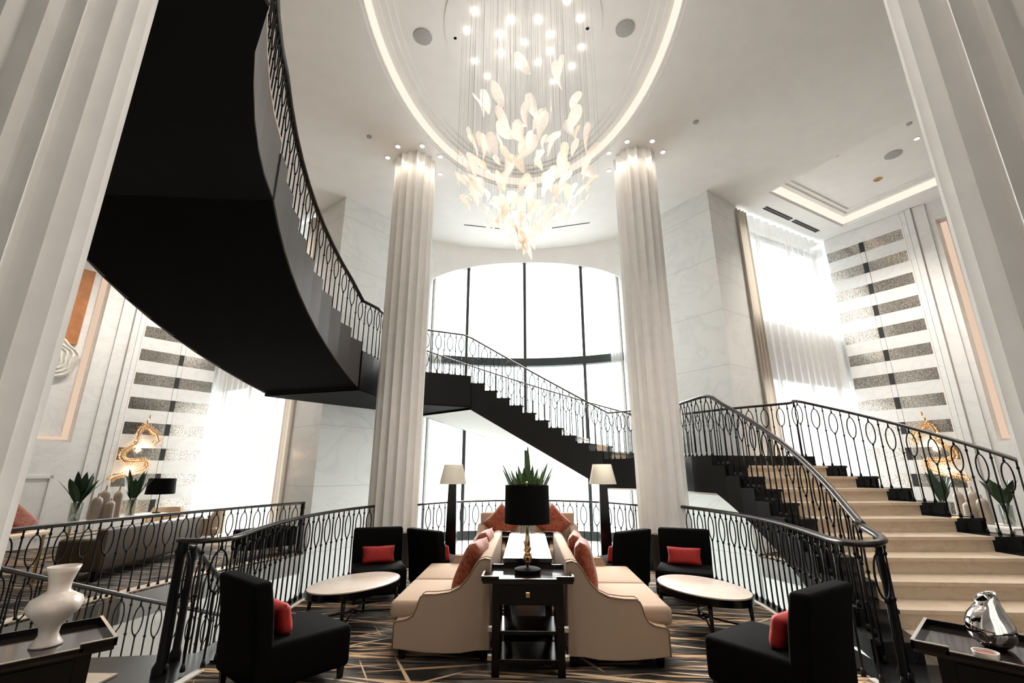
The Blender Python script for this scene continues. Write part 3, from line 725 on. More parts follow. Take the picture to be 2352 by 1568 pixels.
# right: lounge rail runs through a turn into the stair rail
turn = smooth_path([(2.62, 4.35, .98), (2.60, 4.17, .985), (2.67, 4.06, .99), (2.81, 4.05, 1.0), (2.92, 4.17, 1.02), (2.96, 4.42, 1.08)], 4)
railing('curved black lounge railing between the right armless chairs and the marble stair', LR + turn[1:], fz(0.02), newels=[((2.56, 8.16, RH), 0.02, .022)], hr=.034)
def rail_line(ys, xf, z0, rise, dx, ext):
    return [(xf(y) + dx, y, z0 + RH + rise * (NS) * (y - ys[0]) / (ys[-1] - ys[0]) * 1.0) for y in ys]
p1 = [(2.96, 4.42, 1.08)] + [(Xi(y) + .065, y, RH + .10 + (Z1 - .10) * (y - 4.5) / (7.85 - 4.5)) for y in [4.8 + .3 * k for k in range(11)]]
p1 = p1[:-1] + [(Xi(7.85) + .09, 7.85, RH + Z1), (2.96, 8.35, RH + Z1), (2.90, 8.85, RH + Z1)]
railing('inner black handrail of the right marble stair sweeping up from the turned newel', smooth_path(p1, 3), stepfoot(yi1, 0, RISE), newels=[((2.93, 4.22, 1.04), 0.0, .034)], hr=.034, start=.1)
p1o = [(Xo(4.2) - .10, 3.7, RH - .1)] + [(Xo(y) - .12, y, RH + .12 + (Z1 - .12) * (y - 4.2) / (8.45 - 4.2)) for y in [4.2 + .425 * k for k in range(11)]]
p1o += [(4.95, 8.75, RH + Z1), (4.20, 9.48, RH + Z1), (3.5, 10.4, RH + Z1)]
railing('outer black railing of the right marble stair in front of the mirrored wall', smooth_path(p1o, 3), stepfoot(yo1, 0, RISE), hr=.030)
# flight 2 rails
def f2foot(P):
    def f(x, y, d):
        k = sum(1 for q in P if x <= q[0]); return Z1 + R2 * min(k, NS)
    return f
p2i = [(2.62, 9.22, Z1 + RH), (2.32, 9.72, Z1 + RH), (1.80, 10.16, Z1 + RH)] + [(x, y + .06, Z1 + RH + R2 * (k + .6)) for k, (x, y) in enumerate(in2)] + [(-1.45, 10.22, Z2 + RH), (-2.28, 9.78, Z2 + RH), (-2.6, 9.2, Z2 + RH)]
railing('black inner railing of the rear flight in front of the bay window', p2i, f2foot(in2), hr=.022)
p2o = [(3.0, 11.05, Z1 + RH), (2.72, 11.32, Z1 + RH)] + [(x, y - .06, Z1 + RH + R2 * (k + .6)) for k, (x, y) in enumerate(out2)] + [(-2.75, 11.32, Z2 + RH), (-3.0, 11.05, Z2 + RH)]
railing('black outer railing of the rear flight, next to the bay glass', p2o, f2foot(out2), hr=.02)
# flight 3 inner rail
p3 = [(-2.84, 8.9, Z2 + RH), (-2.90, 8.35, Z2 + RH), (-Xi(7.95) - .07, 7.95, Z2 + RH)] + [(-Xi(y) - .07, y, Z2 + RH + .10 + (Z3 - Z2 - .1) * (7.9 - y) / (7.9 - 4.6)) for y in [7.9 - .33 * k for k in range(1, 11)]]
p3 += [(-Xi(y) - .07, y, Z3 + RH) for y in (4.2, 3.8, 3.4, 3.0, 2.7)]
railing('black railing along the inner edge of the overhead staircase', p3, stepfoot(yi3, Z2, RISE, False), hr=.034)
# lounge rail left with newel, down rail, outer down rail, gallery rail, back rail
LL = smooth_path([(-(x - .06), y, RH) for x, y in LNG] + [(-2.66, 4.18, RH), (-2.80, 4.10, RH), (-2.98, 4.14, RH)], 4)
railing('curved black lounge railing ending in a volute behind the left armless chair', LL, fz(0.02), newels=[((-2.56, 8.16, RH), 0.02, .022), ((-2.93, 4.12, RH), 0.0, .036)])
pd = [(-2.98, 4.2, .93)] + [(-Xi(y) - .14, y, RH - .12 - Z1 * (y - 4.5) / (7.85 - 4.5)) for y in [4.5 + .3 * k for k in range(12)]]
railing('black stair railing descending from the left volute newel', pd, stepfoot(yiD, 0, -RISE), newels=[((-3.02, 4.4, .9), 0, .028)], hr=.03)
pdo = [(-Xg(y) + .24, y, RH + .02 - 0.405 * (y - 3.9)) for y in [3.3 + .4 * k for k in range(13)]]
pdo = [(x, y, min(z, RH)) for x, y, z in pdo]
railing('black stair railing descending below the gallery edge behind the white vase', pdo, stepfoot(yoD, 0, -RISE), hr=.032)
for sx, side in ((-1, 'left'), (1, 'right')):
    G = [(sx * (x + .07), y, .94) for x, y in GAL[:-1]] + ([(sx * 5.6, 4.5, .94)])
    if sx < 0:
        railing('long black gallery railing in front of the olive sofa', smooth_path(G, 3), fz(0.0), newels=[((sx * 4.47, 9.55, .94), 0, .03)], hr=.03)
BR = [(x * .985, 7.72 + (y - 7.72) * .985, RH) for x, y in BACKR]
railing('bowed black railing behind the rear sofa, before the bay window', BR, fz(0.0), hr=.022)

# ------------------------------------------------------------------ chandelier
CH = Vector((0.0, 5.7, 0)); chz = 8.31
ch = thing('chandelier', 'cascading chandelier of blush glass petals hanging from the oval recess', 'chandelier', (CH.x, CH.y, chz))
s = MB(); s.lathe([(1.25, 0), (1.25, -.02), (0.001, -.02)], n=48, cap1=False); s.obj('canopy', 'plaster', ch)
def petal_mesh(w, l, bend, hook):
    s = MB(); rings = []
    for i in range(11):
        f = i / 10
        ww = w * (math.sin(PI * min(1, (f * .98 + .02)) ** 0.62)) ** 0.8 * (1 - .25 * f) + .002
        x0 = hook * f * f; y0 = bend * math.sin(PI * f * .9) ; z = -l * f
        ring = []
        for j in range(5):
            g = j / 4 - .5
            ring.append((x0 + ww * g, y0 - .22 * ww * (1 - 4 * g * g), z))
        rings.append(ring)
    s.loft(rings, False)
    bmesh.ops.solidify(s.bm, geom=s.bm.faces[:], thickness=.006)
    return s.mesh('glass_petal', 'petal', smooth='all')
pet = [petal_mesh(.24, .50, .07, .12), petal_mesh(.22, .48, .10, -.12), petal_mesh(.23, .44, .05, .07), petal_mesh(.19, .50, .12, .18)]
wires = MB(); rest = MB()
def put_petal(k, r, a, z, sc, stuff=False):
    p = Vector((r * math.cos(a), r * math.sin(a), z - chz))
    tilt = random.uniform(-.1, .25) if z > 5.9 else random.uniform(.25, .75)
    R = Matrix.Rotation(a + PI / 2 + random.uniform(-.7, .7), 4, 'Z') @ Matrix.Rotation(tilt, 4, 'X') @ Matrix.Rotation(random.uniform(-.35, .35), 4, 'Y')
    if not stuff:
        link('glass_petal', pet[k % 4], ch, p, R.to_euler(), (sc, sc, sc))
    else:
        tmp = bmesh.new(); tmp.from_mesh(pet[k % 4]); tmp.transform(Matrix.Translation(p) @ R @ Matrix.Scale(sc, 4)); m2 = bpy.data.meshes.new('t'); tmp.to_mesh(m2); tmp.free()
        rest.bm.from_mesh(m2); bpy.data.meshes.remove(m2)
    wires.tube([p, (p.x, p.y, -.02)], .0009, n=3)
def rad(z):
    T = [(4.55, .06), (4.68, .16), (4.9, .40), (5.15, .74), (5.35, .94), (5.6, 1.06), (5.85, 1.10), (6.3, 1.05), (6.7, .95), (7.2, .80)]
    for (z0, r0), (z1, r1) in zip(T, T[1:]):
        if z <= z1: return r0 + (r1 - r0) * max(0, z - z0) / (z1 - z0)
    return T[-1][1]
ga = 2.39996
k = 0
for i in range(98):
    if i < 20: z = 5.95 + 1.2 * (i / 19) ** .9
    else: z = 4.50 + 1.45 * ((i - 20) / 77) ** .62
    put_petal(i, rad(z) * (random.uniform(.85, 1.05) if i % 4 else random.uniform(.4, .8)), i * ga, z + .1, random.uniform(.85, 1.0) if z > 5.9 else random.uniform(.5, .8))
for i in range(90):
    z = 4.55 + 1.3 * (i / 90) ** .7
    put_petal(i, rad(z) * random.uniform(.6, 1.0), i * ga + 1, z, random.uniform(.35, .6), True)
o = rest.obj('glass_petal', 'petal_amber', ch, smooth='all', recalc=False); o['kind'] = 'stuff'
for i in range(30):
    r = 1.1 * math.sqrt(random.random()); a = random.uniform(0, 2 * PI); wires.tube([(r * math.cos(a), r * math.sin(a), -.02), (r * math.cos(a), r * math.sin(a), -random.uniform(1.0, 2.4))], .0009, n=3)
o = wires.obj('suspension_wire', 'wire', ch); o['kind'] = 'stuff'
for x, y in ((-.70, 5.08), (-.17, 5.23), (.22, 5.24), (.85, 5.24), (.42, 5.48), (-.36, 5.45), (.02, 5.61), (.92, 5.72), (.43, 5.77), (-.36, 5.79), (-.80, 5.92), (-.09, 6.02), (.24, 5.98), (.80, 6.07), (-.61, 6.23), (.51, 6.37), (.63, 4.96), (-.85, 5.38)):
    y2 = y * 1.048 - .02
    s = MB(); s.lathe([(.017, 0), (.017, -.03), (.014, -.035), (0.001, -.035)], n=12, cap1=False); link('led_spot', s.mesh('led_spot', 'led'), ch, (x * 1.048 - CH.x, y2 - CH.y, -.02))
for a in range(3):
    light('chandelier_spot', 'SPOT', (.5 * math.cos(a * 2.1), 5.7 + .5 * math.sin(a * 2.1), 8.22), 60, (1, .88, .72), size=.05, spot=1.3)
for i in range(10):  # added fill points, no bulbs here; they lift the ceiling and crown
    light('chandelier_fill', 'POINT', (.45 * math.cos(i * ga), 5.7 + .45 * math.sin(i * ga), 5.5 + .22 * i), CHB, (1, .95, .91), size=.025)

# ------------------------------------------------------------------ upholstery
def cushion_mesh(name, w, h, t, mat, puff=0.42, ear=0.06):
    """pillow in the local XZ plane, thickness along Y"""
    s = MB(); n = 12; R = {}
    for side in (1, -1):
        for i in range(n + 1):
            for j in range(n + 1):
                u, v = 2 * i / n - 1, 2 * j / n - 1
                k = 1 - ear * (1 - abs(u)) ** 0.0 * (1 - abs(u * v)) * 1.0
                x = w / 2 * u * (1 - ear * (1 - v * v) * 0 - ear * (1 - abs(v)) * abs(u)); z = h / 2 * v * (1 - ear * (1 - abs(u)) * abs(v))
                y = side * t / 2 * ((1 - u ** 4) * (1 - v ** 4)) ** puff
                R[(side, i, j)] = s.bm.verts.new((x, y, z))
        for i in range(n):
            for j in range(n):
                q = [R[(side, i, j)], R[(side, i + 1, j)], R[(side, i + 1, j + 1)], R[(side, i, j + 1)]]
                s.bm.faces.new(q if side > 0 else q[::-1])
    return s.mesh(name, mat, smooth='all')
rust_mesh = cushion_mesh('pillow', .50, .50, .17, 'rust'); red_mesh = cushion_mesh('pillow', .42, .22, .12, 'red')
def pillow(label, me, loc, rot, cat='cushion', group=None):
    o = link('throw_pillow', me, None, loc, rot); return tag(o, label, cat, group)

def rbox(c, d, bev, mat, name, parent, taper=1.0, smooth=True):
    s = MB(); s.box(c, d, taper=taper); return s.obj(name, mat, parent, bevel=bev, smooth=smooth)
def make_chair(label):
    """armless chair facing +X"""
    t = thing('slipper_chair', label, 'chair', group='black armless chairs')
    rbox((.05, 0, .225), (.66, .66, .29), .035, 'black_fabric', 'seat', t)
    s = MB(); w = .29
    rows = []
    for x, z, ww in ((-.22, .10, .325), (-.235, .36, .33), (-.26, .58, .335), (-.30, .79, .33)):
        rows.append([(x - .14, -ww, z), (x, -ww, z), (x, ww, z), (x - .14, ww, z)])
    s.loft(rows, True, True, True); s.obj('backrest', 'black_fabric', t, bevel=.03, smooth=True)
    for x, y in ((.33, .28), (.33, -.28), (-.31, .28), (-.31, -.28)):
        s = MB(); s.box((x, y, .06), (.05, .05, .12), taper=.65); s.obj('leg', 'blackwood', t)
    return t
chair_spots = [((-1.90, 4.02), 52, 'black armless chair seen from behind in front of the left volute newel'),
               ((1.80, 3.84), 126, 'black armless chair seen from behind, nearest the marble stair foot'),
               ((-1.96, 6.52), -69, 'black armless chair facing forward beside the left fluted column'),
               ((2.02, 6.52), -111, 'black armless chair facing forward beside the right fluted column'),
               ((-1.16, 6.92), 50, 'black armless chair turned to the rear sofa, by the left floor lamp'),
               ((1.18, 6.92), 130, 'black armless chair turned to the rear sofa, by the right floor lamp')]
c0 = None
for (x, y), a, lab in chair_spots:
    if c0 is None: c0 = make_chair(lab); c0.location = (x, y, 0); c0.rotation_euler = (0, 0, math.radians(a))
    else: dup(c0, (x, y, 0), math.radians(a), lab)
    ca, sa = math.cos(math.radians(a)), math.sin(math.radians(a))
    px, py = x - .10 * ca, y - .10 * sa
    pillow('red lumbar cushion on the ' + {52: 'chair by the left volute newel', 126: 'chair nearest the marble stair', -69: 'forward facing chair by the left column', -111: 'forward facing chair by the right column', 50: 'chair by the left floor lamp', 130: 'chair by the right floor lamp'}[a],
           red_mesh, (px, py, .475), (math.radians(-14) if True else 0, 0, math.radians(a + 90)), group='red lumbar cushions')

def make_settee(label, L=1.9):
    """settee facing +X, length along Y; origin at floor centre of the back plane"""
    t = thing('settee', label, 'sofa', group='back to back settees')
    prof = [(0, .79), (.05, .80), (.10, .785), (.15, .72), (.20, .635), (.27, .565), (.36, .525), (.48, .51), (.585, .508), (.612, .49), (.63, .45), (.645, .39), (.675, .34), (.72, .315), (.78, .303), (.825, .298), (.835, .28)]
    bottom = [(.835, .09), (.70, .075), (.55, .06), (.40, .055), (.25, .06), (.12, .08), (0, .085)]
    for sgn in (-1, 1):
        s = MB(); s.extrude_y(prof + bottom, sgn * L / 2 - .05, sgn * L / 2 + .05); s.obj('arm', 'linen', t, bevel=.012)
        for yy in (sgn * L / 2 - .05, sgn * L / 2 + .05):
            s = MB(); s.tube([(x, yy, z) for x, z in prof + bottom[:1]], .006, n=5); s.obj('piping', 'piping', t, smooth='all')
    s = MB(); s.extrude_y([(0, .10), (.16, .10), (.15, .60), (.13, .74), (.10, .785), (.05, .80), (0, .79)], -L / 2 + .05, L / 2 - .05); s.obj('backrest', 'linen', t, bevel=.015, smooth=True)
    rbox((.47, 0, .19), (.70, L - .1, .2), .02, 'linen', 'seat_base', t)
    for sgn in (-1, 1):
        rbox((.53, sgn * (L - .1) / 4, .355), (.76, (L - .1) / 2 - .004, .15), .045, 'linen', 'seat_cushion', t)
    for x, y in ((.76, L / 2 - .02), (.76, -L / 2 + .02), (.06, L / 2 - .02), (.06, -L / 2 + .02)):
        s = MB(); s.box((x, y, .045), (.07, .07, .09), taper=.7); s.obj('leg', 'blackwood', t)
    return t
s1 = make_settee('tan settee facing left, its back to the dark console')
s1.location = (-.33, 5.44, 0); s1.rotation_euler = (0, 0, PI)
dup(s1, (.33, 5.33, 0), 0, 'tan settee facing right, its back to the dark console')
for x, y, rz, lean, lab in ((-.56, 4.95, -100, .42, 'rust paisley cushion on the left settee, nearest the viewer'), (-.55, 5.75, -96, .42, 'rust paisley cushion on the left settee, second from the viewer'),
                     (.57, 4.90, 82, .20, 'rust paisley cushion on the right settee, nearest the viewer'), (.56, 5.45, 82, .22, 'rust paisley cushion on the right settee, second from the viewer')):
    pillow(lab, rust_mesh, (x, y, .66), (-lean, 0, math.radians(rz)), group='rust paisley cushions')

# rear sofa facing the viewer (-Y)
t = thing('loveseat', 'tan loveseat with piped back at the far end, facing the viewer', 'sofa', (0.0, 7.55, 0))
rbox((0, .05, .2), (1.50, .80, .24), .03, 'linen', 'seat_base', t)
rbox((0, -.02, .385), (1.30, .66, .15), .045, 'linen', 'seat_cushion', t)
s = MB(); s.loft([[(-.74, .32, .15), (.74, .32, .15), (.74, .46, .15), (-.74, .46, .15)], [(-.76, .36, .90), (.76, .36, .90), (.76, .50, .90), (-.76, .50, .90)]], True, True, True); s.obj('backrest', 'linen', t, bevel=.03, smooth=True)
s = MB(); s.loft([[(-.62, .285, .40), (.62, .285, .40), (.62, .33, .40), (-.62, .33, .40)], [(-.64, .325, .80), (.64, .325, .80), (.64, .38, .80), (-.64, .38, .80)]], True, True, True); s.obj('back_cushion', 'linen', t, bevel=.02, smooth=True)
for sg in (-1, 1):
    s = MB(); pr = [(.46, .74), (.36, .72), (.28, .64), (.10, .60), (-.25, .59), (-.34, .55), (-.36, .45), (-.37, .10), (.46, .10)]
    s.loft([[(sg * .68, y, z) for y, z in pr], [(sg * .80, y, z) for y, z in pr]], True, True, True); s.obj('arm', 'linen', t, bevel=.02, smooth=True)
    for y in (-.3, .38):
        s = MB(); s.box((sg * .68, y, .05), (.06, .06, .1), taper=.7); s.obj('leg', 'blackwood', t)
pillow('rust paisley cushion set on its corner on the left of the loveseat', rust_mesh, (-.40, 7.74, .76), (-.2, PI / 4, .08), group='rust paisley cushions').scale = (.88,) * 3
pillow('rust paisley cushion set on its corner on the right of the loveseat', rust_mesh, (.40, 7.74, .76), (-.2, PI / 4, -.08), group='rust paisley cushions').scale = (.88,) * 3

# ------------------------------------------------------------------ tables
def make_tray_table(label, w=.74, d=.52, h=.70):
    t = thing('tray_table', label, 'table', group='black tray top tables')
    rbox((0, 0, h - .02), (w, d, .024), .004, 'gallery_wood', 'tray_top', t, smooth=False)
    s = MB()
    a, b = w / 2, d / 2; c = .13
    # raised lip with clipped sections
    for (x0, y0), (x1, y1) in (((-a, -b), (-a + c, -b)), ((-a + c, -b), (a - c, -b)), ((a - c, -b), (a, -b)), ((a, -b), (a, b)), ((-a, b), (a, b)), ((-a, -b), (-a, b))):
        low = y0 == y1 == -b and abs(x0) == a - c and abs(x1) == a - c
        hh = .016 if low else .034
        s.box(((x0 + x1) / 2, (y0 + y1) / 2, h - .012 + hh / 2), (abs(x1 - x0) + .014, abs(y1 - y0) + .014, hh))
    s.obj('tray_lip', 'blackwood', t)
    s = MB(); z = h + .0245
    for (x0, y0), (x1, y1) in (((-a, -b), (-a + c, -b)), ((a - c, -b), (a, -b)), ((a, -b), (a, b)), ((-a, -b), (-a, b))):
        s.box(((x0 + x1) / 2, (y0 + y1) / 2, z), (abs(x1 - x0) + .016, abs(y1 - y0) + .016, .004))
    s.box((0, -b - .001, h + .007), (w - 2 * c, .012, .004)); s.obj('lip_edge', 'edge_metal', t)
    iw, idp = w - .16, d - .06
    rbox((0, 0, h - .115), (iw - .02, idp - .02, .165), .004, 'blackwood', 'drawer_case', t, smooth=False)
    s = MB(); s.box((0, -idp / 2 + .004, h - .115), (iw - .14, .016, .13)); dr = s.obj('drawer', 'blackwood', t)
    s = MB(); s.box((0, -idp / 2 - .012, h - .115), (.034, .018, .04)); s.obj('pull', 'brass', dr, bevel=.004)
    for x in (-1, 1):
        for y in (-1, 1):
            s = MB(); s.box((x * (iw / 2 - .03), y * (idp / 2 - .03), (h - .03) / 2), (.06, .06, h - .03)); s.obj('leg', 'blackwood', t)
    for z in (.30, .10):
        rbox((0, 0, z), (iw - .05, idp - .06, .03), .003, 'blackwood', 'shelf', t, smooth=False)
        for x in (-1, 1):
            s = MB(); s.box((x * (iw / 2 + .012), -idp / 2 + .06, z + .02), (.05, .05, .03)); s.obj('bracket', 'edge_metal', t)
    return t
tt = make_tray_table('black tray table holding the black drum lamp between the settees'); tt.location = (0, 4.37, 0)
dup(tt, (0.0, 6.72, 0), PI, 'black tray table at the far end of the dark console')
dup(tt, (-2.57, 2.52, 0), math.radians(49), 'black tray table holding the swirled white vase')
dup(tt, (2.40, 2.64, 0), math.radians(-45), 'black tray table holding the mirrored glass vase')
# console between the settees
t = thing('console_table', 'long glossy black console between the settee backs', 'table', (0, 5.55, 0))
rbox((0, 0, .745), (.46, 1.75, .04), .004, 'gallery_wood', 'tabletop', t, smooth=False)
rbox((0, 0, .66), (.44, 1.72, .12), .003, 'blackwood', 'apron', t, smooth=False)
for x in (-1, 1):
    for y in (-1, 1):
        s = MB(); s.box((x * .19, y * .82, .30), (.06, .06, .6)); s.obj('leg', 'blackwood', t)
rbox((0, 0, .12), (.40, 1.66, .03), .003, 'blackwood', 'shelf', t, smooth=False)
# coffee tables
def make_oval(label):
    t = thing('oval_coffee_table', label, 'table', group='oval marble coffee tables')
    s = MB(); s.lathe([(.355, .385), (.365, .39), (.365, .41), (.355, .415)], n=48, sq=1.5); s.obj('marble_top', 'table_marble', t, smooth=.6)
    s = MB(); s.lathe([(.355, .33), (.370, .335), (.373, .40), (.367, .40), (.367, .35), (.35, .35)], n=48, sq=1.5, cap0=False, cap1=False); s.obj('rim', 'blackwood', t, smooth=.6)
    for x, y in ((.24, .36), (-.24, .36), (.24, -.36), (-.24, -.36)):
        s = MB(); s.tube([(x * 1.06, y * 1.06, 0), (x, y, .35)], .02, n=8, radii=[.013, .022]); s.obj('leg', 'blackwood', t, smooth='all')
    for sg in (1, -1):
        s = MB(); s.tube([(.25, sg * .375, .10), (0, 0, .13), (-.25, -sg * .375, .10)], .009, n=6); s.obj('stretcher', 'iron', t, smooth='all')
    s = MB(); s.ring_ellipse((0, 0, .13), (1, 0, 0), .05, .02, .008); s.obj('stretcher_ring', 'iron', t, smooth='all')
    return t
t0 = make_oval('oval marble topped coffee table beside the left settee'); t0.location = (-1.84, 5.36, 0); t0.rotation_euler = (0, 0, math.radians(-28))
dup(t0, (1.80, 5.30, 0), math.radians(22), 'oval marble topped coffee table beside the right settee')

# ------------------------------------------------------------------ lamps, vases, plants
t = thing('table_lamp', 'table lamp with black drum shade and gilt pineapple stem on the tray table', 'lamp', (0.0, 4.40, .693))
s = MB(); s.lathe([(.11, 0), (.115, .012), (.115, .035), (.10, .042), (.06, .05)], n=32); s.obj('base', 'black_shade', t, smooth=.6)
s = MB(); s.lathe([(.012, .04), (.012, .42)], n=8); s.obj('stem', 'brass', t, smooth='all')
def leafblade(s, base, d, L, w, droop, n=6, fold=.15):
    """a single arching blade from base in direction d"""
    base = Vector(base); d = Vector(d).normalized(); side = d.cross(Vector((0, 0, 1)))
    if side.length < .05: side = Vector((1, 0, 0))
    side.normalize(); rows = []
    for i in range(n + 1):
        f = i / n; p = base + d * (L * f) - Vector((0, 0, droop * L * f * f))
        ww = w * (math.sin(PI * (.08 + .92 * f) ** .8)) ** .8 / 2 + .0015
        up = side.cross(d)
        rows.append([p - side * ww + up * fold * ww, p, p + side * ww + up * fold * ww])
    s.loft(rows, False)
s = MB()
for ring, (z, n_, L) in enumerate(((.09, 8, .055), (.125, 8, .05), (.16, 6, .045), (.20, 5, .06))):
    for i in range(n_):
        a = 2 * PI * i / n_ + ring * .4; leafblade(s, (.012 * math.cos(a), .012 * math.sin(a), z), (math.cos(a), math.sin(a), .7 if ring < 3 else 1.6), L, .022, -.3)
s.lathe([(.006, .05), (.03, .09), (.034, .13), (.022, .17), (.008, .2)], n=12); s.obj('pineapple', 'gold', t)
s = MB(); s.lathe([(.204, .41), (.198, .735)], n=48, cap0=False, cap1=False); s.lathe([(.198, .41), (.192, .735)], n=48, cap0=False, cap1=False)
s.lathe([(.204, .41), (.198, .41)], n=48, cap0=False, cap1=False); s.lathe([(.198, .735), (.192, .735)], n=48, cap0=False, cap1=False); s.obj('drum_shade', 'black_shade', t, smooth=.6)
s = MB(); s.tube([(-.19, 0, .70), (.19, 0, .70)], .004, n=5); s.tube([(0, 0, .42), (0, 0, .75)], .005, n=6); s.ball((0, 0, .755), .012); s.obj('finial', 'brass', t)

t = thing('floral_vase', 'clear glass cylinder vase of upright green leaves on the dark console', 'vase', (0.0, 5.02, .766))
s = MB(); s.lathe([(.07, 0), (.075, .01), (.075, .36), (.069, .36), (.069, .02), (0.001, .02)], n=28, cap1=False); s.obj('glass_cylinder', 'glass', t, smooth=.6)
s = MB()
for i in range(16):
    a = i * ga; r = .035 * math.sqrt(i / 16); s.tube([(r * math.cos(a), r * math.sin(a), .02), (-r * .8 * math.cos(a), r * .8 * math.sin(a), .5)], .006, n=5)
s.obj('stems', 'leaf', t)
s = MB()
for i in range(21):
    f = i / 20 - .5; a = PI * (i * .618)
    dx = f * 1.05; L = .52 if abs(f) > .3 else .45
    if i == 10: continue
    leafblade(s, (dx * .14, .03 * math.sin(a), .40), (dx, .25 * math.sin(a), 1.0), L * (.8 + .2 * ((i * 7) % 5) / 4) + .02, .085, 0.02)
leafblade(s, (0, 0, .42), (0.02, 0, 1), .62, .075, 0); s.obj('leaves', 'leaf', t)

for sx, side in ((-1, 'left'), (1, 'right')):
    t = thing('floor_lamp', 'black tapered floor lamp with cream shade by the rear chair on the %s' % side, 'lamp', (sx * 1.24 + (.0 if sx < 0 else .02), 8.0, 0), 0, 'floor lamps')
    s = MB(); s.box((0, 0, .68), (.13, .13, 1.36)); bmesh.ops.scale(s.bm, vec=(1.5, 1.5, 1), verts=[v for v in s.bm.verts if v.co.z < .1]); s.obj('pole', 'blackwood', t, bevel=.008)
    s = MB(); s.lathe([(.13, 0), (.13, .03)], n=4); s.obj('base', 'blackwood', t)
    s = MB(); s.lathe([(.225, 1.345), (.155, 1.66)], n=36, cap0=False, cap1=False); s.lathe([(.220, 1.345), (.150, 1.66)], n=36, cap0=False, cap1=False); s.obj('shade', 'white_shade', t, smooth='all')
    s = MB(); s.ball((0, 0, 1.48), .035); s.obj('bulb', 'white_shade', t, smooth='all')

# white swirled vase (near table)
t = tag(thing('ceramic_vase', 'swirled white ceramic vase with flared neck on the near table', 'vase', (-2.41, 2.66, .695)), 'swirled white ceramic vase with flared neck on the near table', 'vase')
prof = [(.095, 0), (.095, .012), (.075, .04), (.058, .075), (.062, .12), (.11, .185), (.155, .235), (.165, .275), (.148, .32), (.092, .355), (.068, .375), (.07, .43), (.09, .50), (.105, .545), (.098, .545), (.06, .43), (.055, .38), (.001, .36)]
s = MB(); n = 48; rings = []
for r, z in prof:
    tw = max(0, 1 - abs(z - .24) / .24)
    rings.append([((r * (1 + .09 * tw * (abs(math.sin(3 * (a + z * 6))) - .5))) * math.cos(a) * (1.0), (r * (1 + .09 * tw * (abs(math.sin(3 * (a + z * 6))) - .5))) * math.sin(a), z) for a in [2 * PI * i / n for i in range(n)]])
s.loft(rings, True, True, False); s.obj('vase_body', 'ceramic', t, smooth='all'); t.scale = (.68,) * 3; t.location = (-2.47, 2.60, .693)
# mirrored vase and bowl (near table right)
t = thing('mirrored_vase', 'silvery mirrored glass vase with pinched open neck on the near table', 'vase', (2.36, 2.72, .695))
prof = [(.06, 0), (.10, .02), (.138, .07), (.15, .12), (.143, .17), (.118, .23), (.088, .285), (.068, .33), (.072, .355), (.068, .355), (.060, .33), (.08, .285), (.001, .10)]
s = MB(); n = 40
s.loft([[(r * math.cos(a) + (.02 if z > .28 else 0), r * math.sin(a) * (.9 if z > .25 else 1), z + (.035 * math.cos(a) if z > .32 else 0)) for a in [2 * PI * i / n for i in range(n)]] for r, z in prof], True, True, False); s.obj('vase_body', 'chrome', t, smooth='all'); t.scale = (.66,) * 3; t.location = (2.36, 2.72, .693)
t = thing('candle_bowl', 'small pale bowl with a rust coloured candle in front of the mirrored vase', 'bowl', (2.08, 2.58, .695), 0)
s = MB(); s.lathe([(.055, 0), (.072, .02), (.078, .055), (.07, .055), (.064, .03)], n=28, cap1=False); s.obj('bowl_body', 'ceramic', t, smooth=.6)
s = MB(); s.lathe([(.066, .04), (.001, .042)], n=28, cap0=False, cap1=False); s.obj('candle', 'rust', t); t.scale = (.64,) * 3; t.location = (2.17, 2.56, .693)

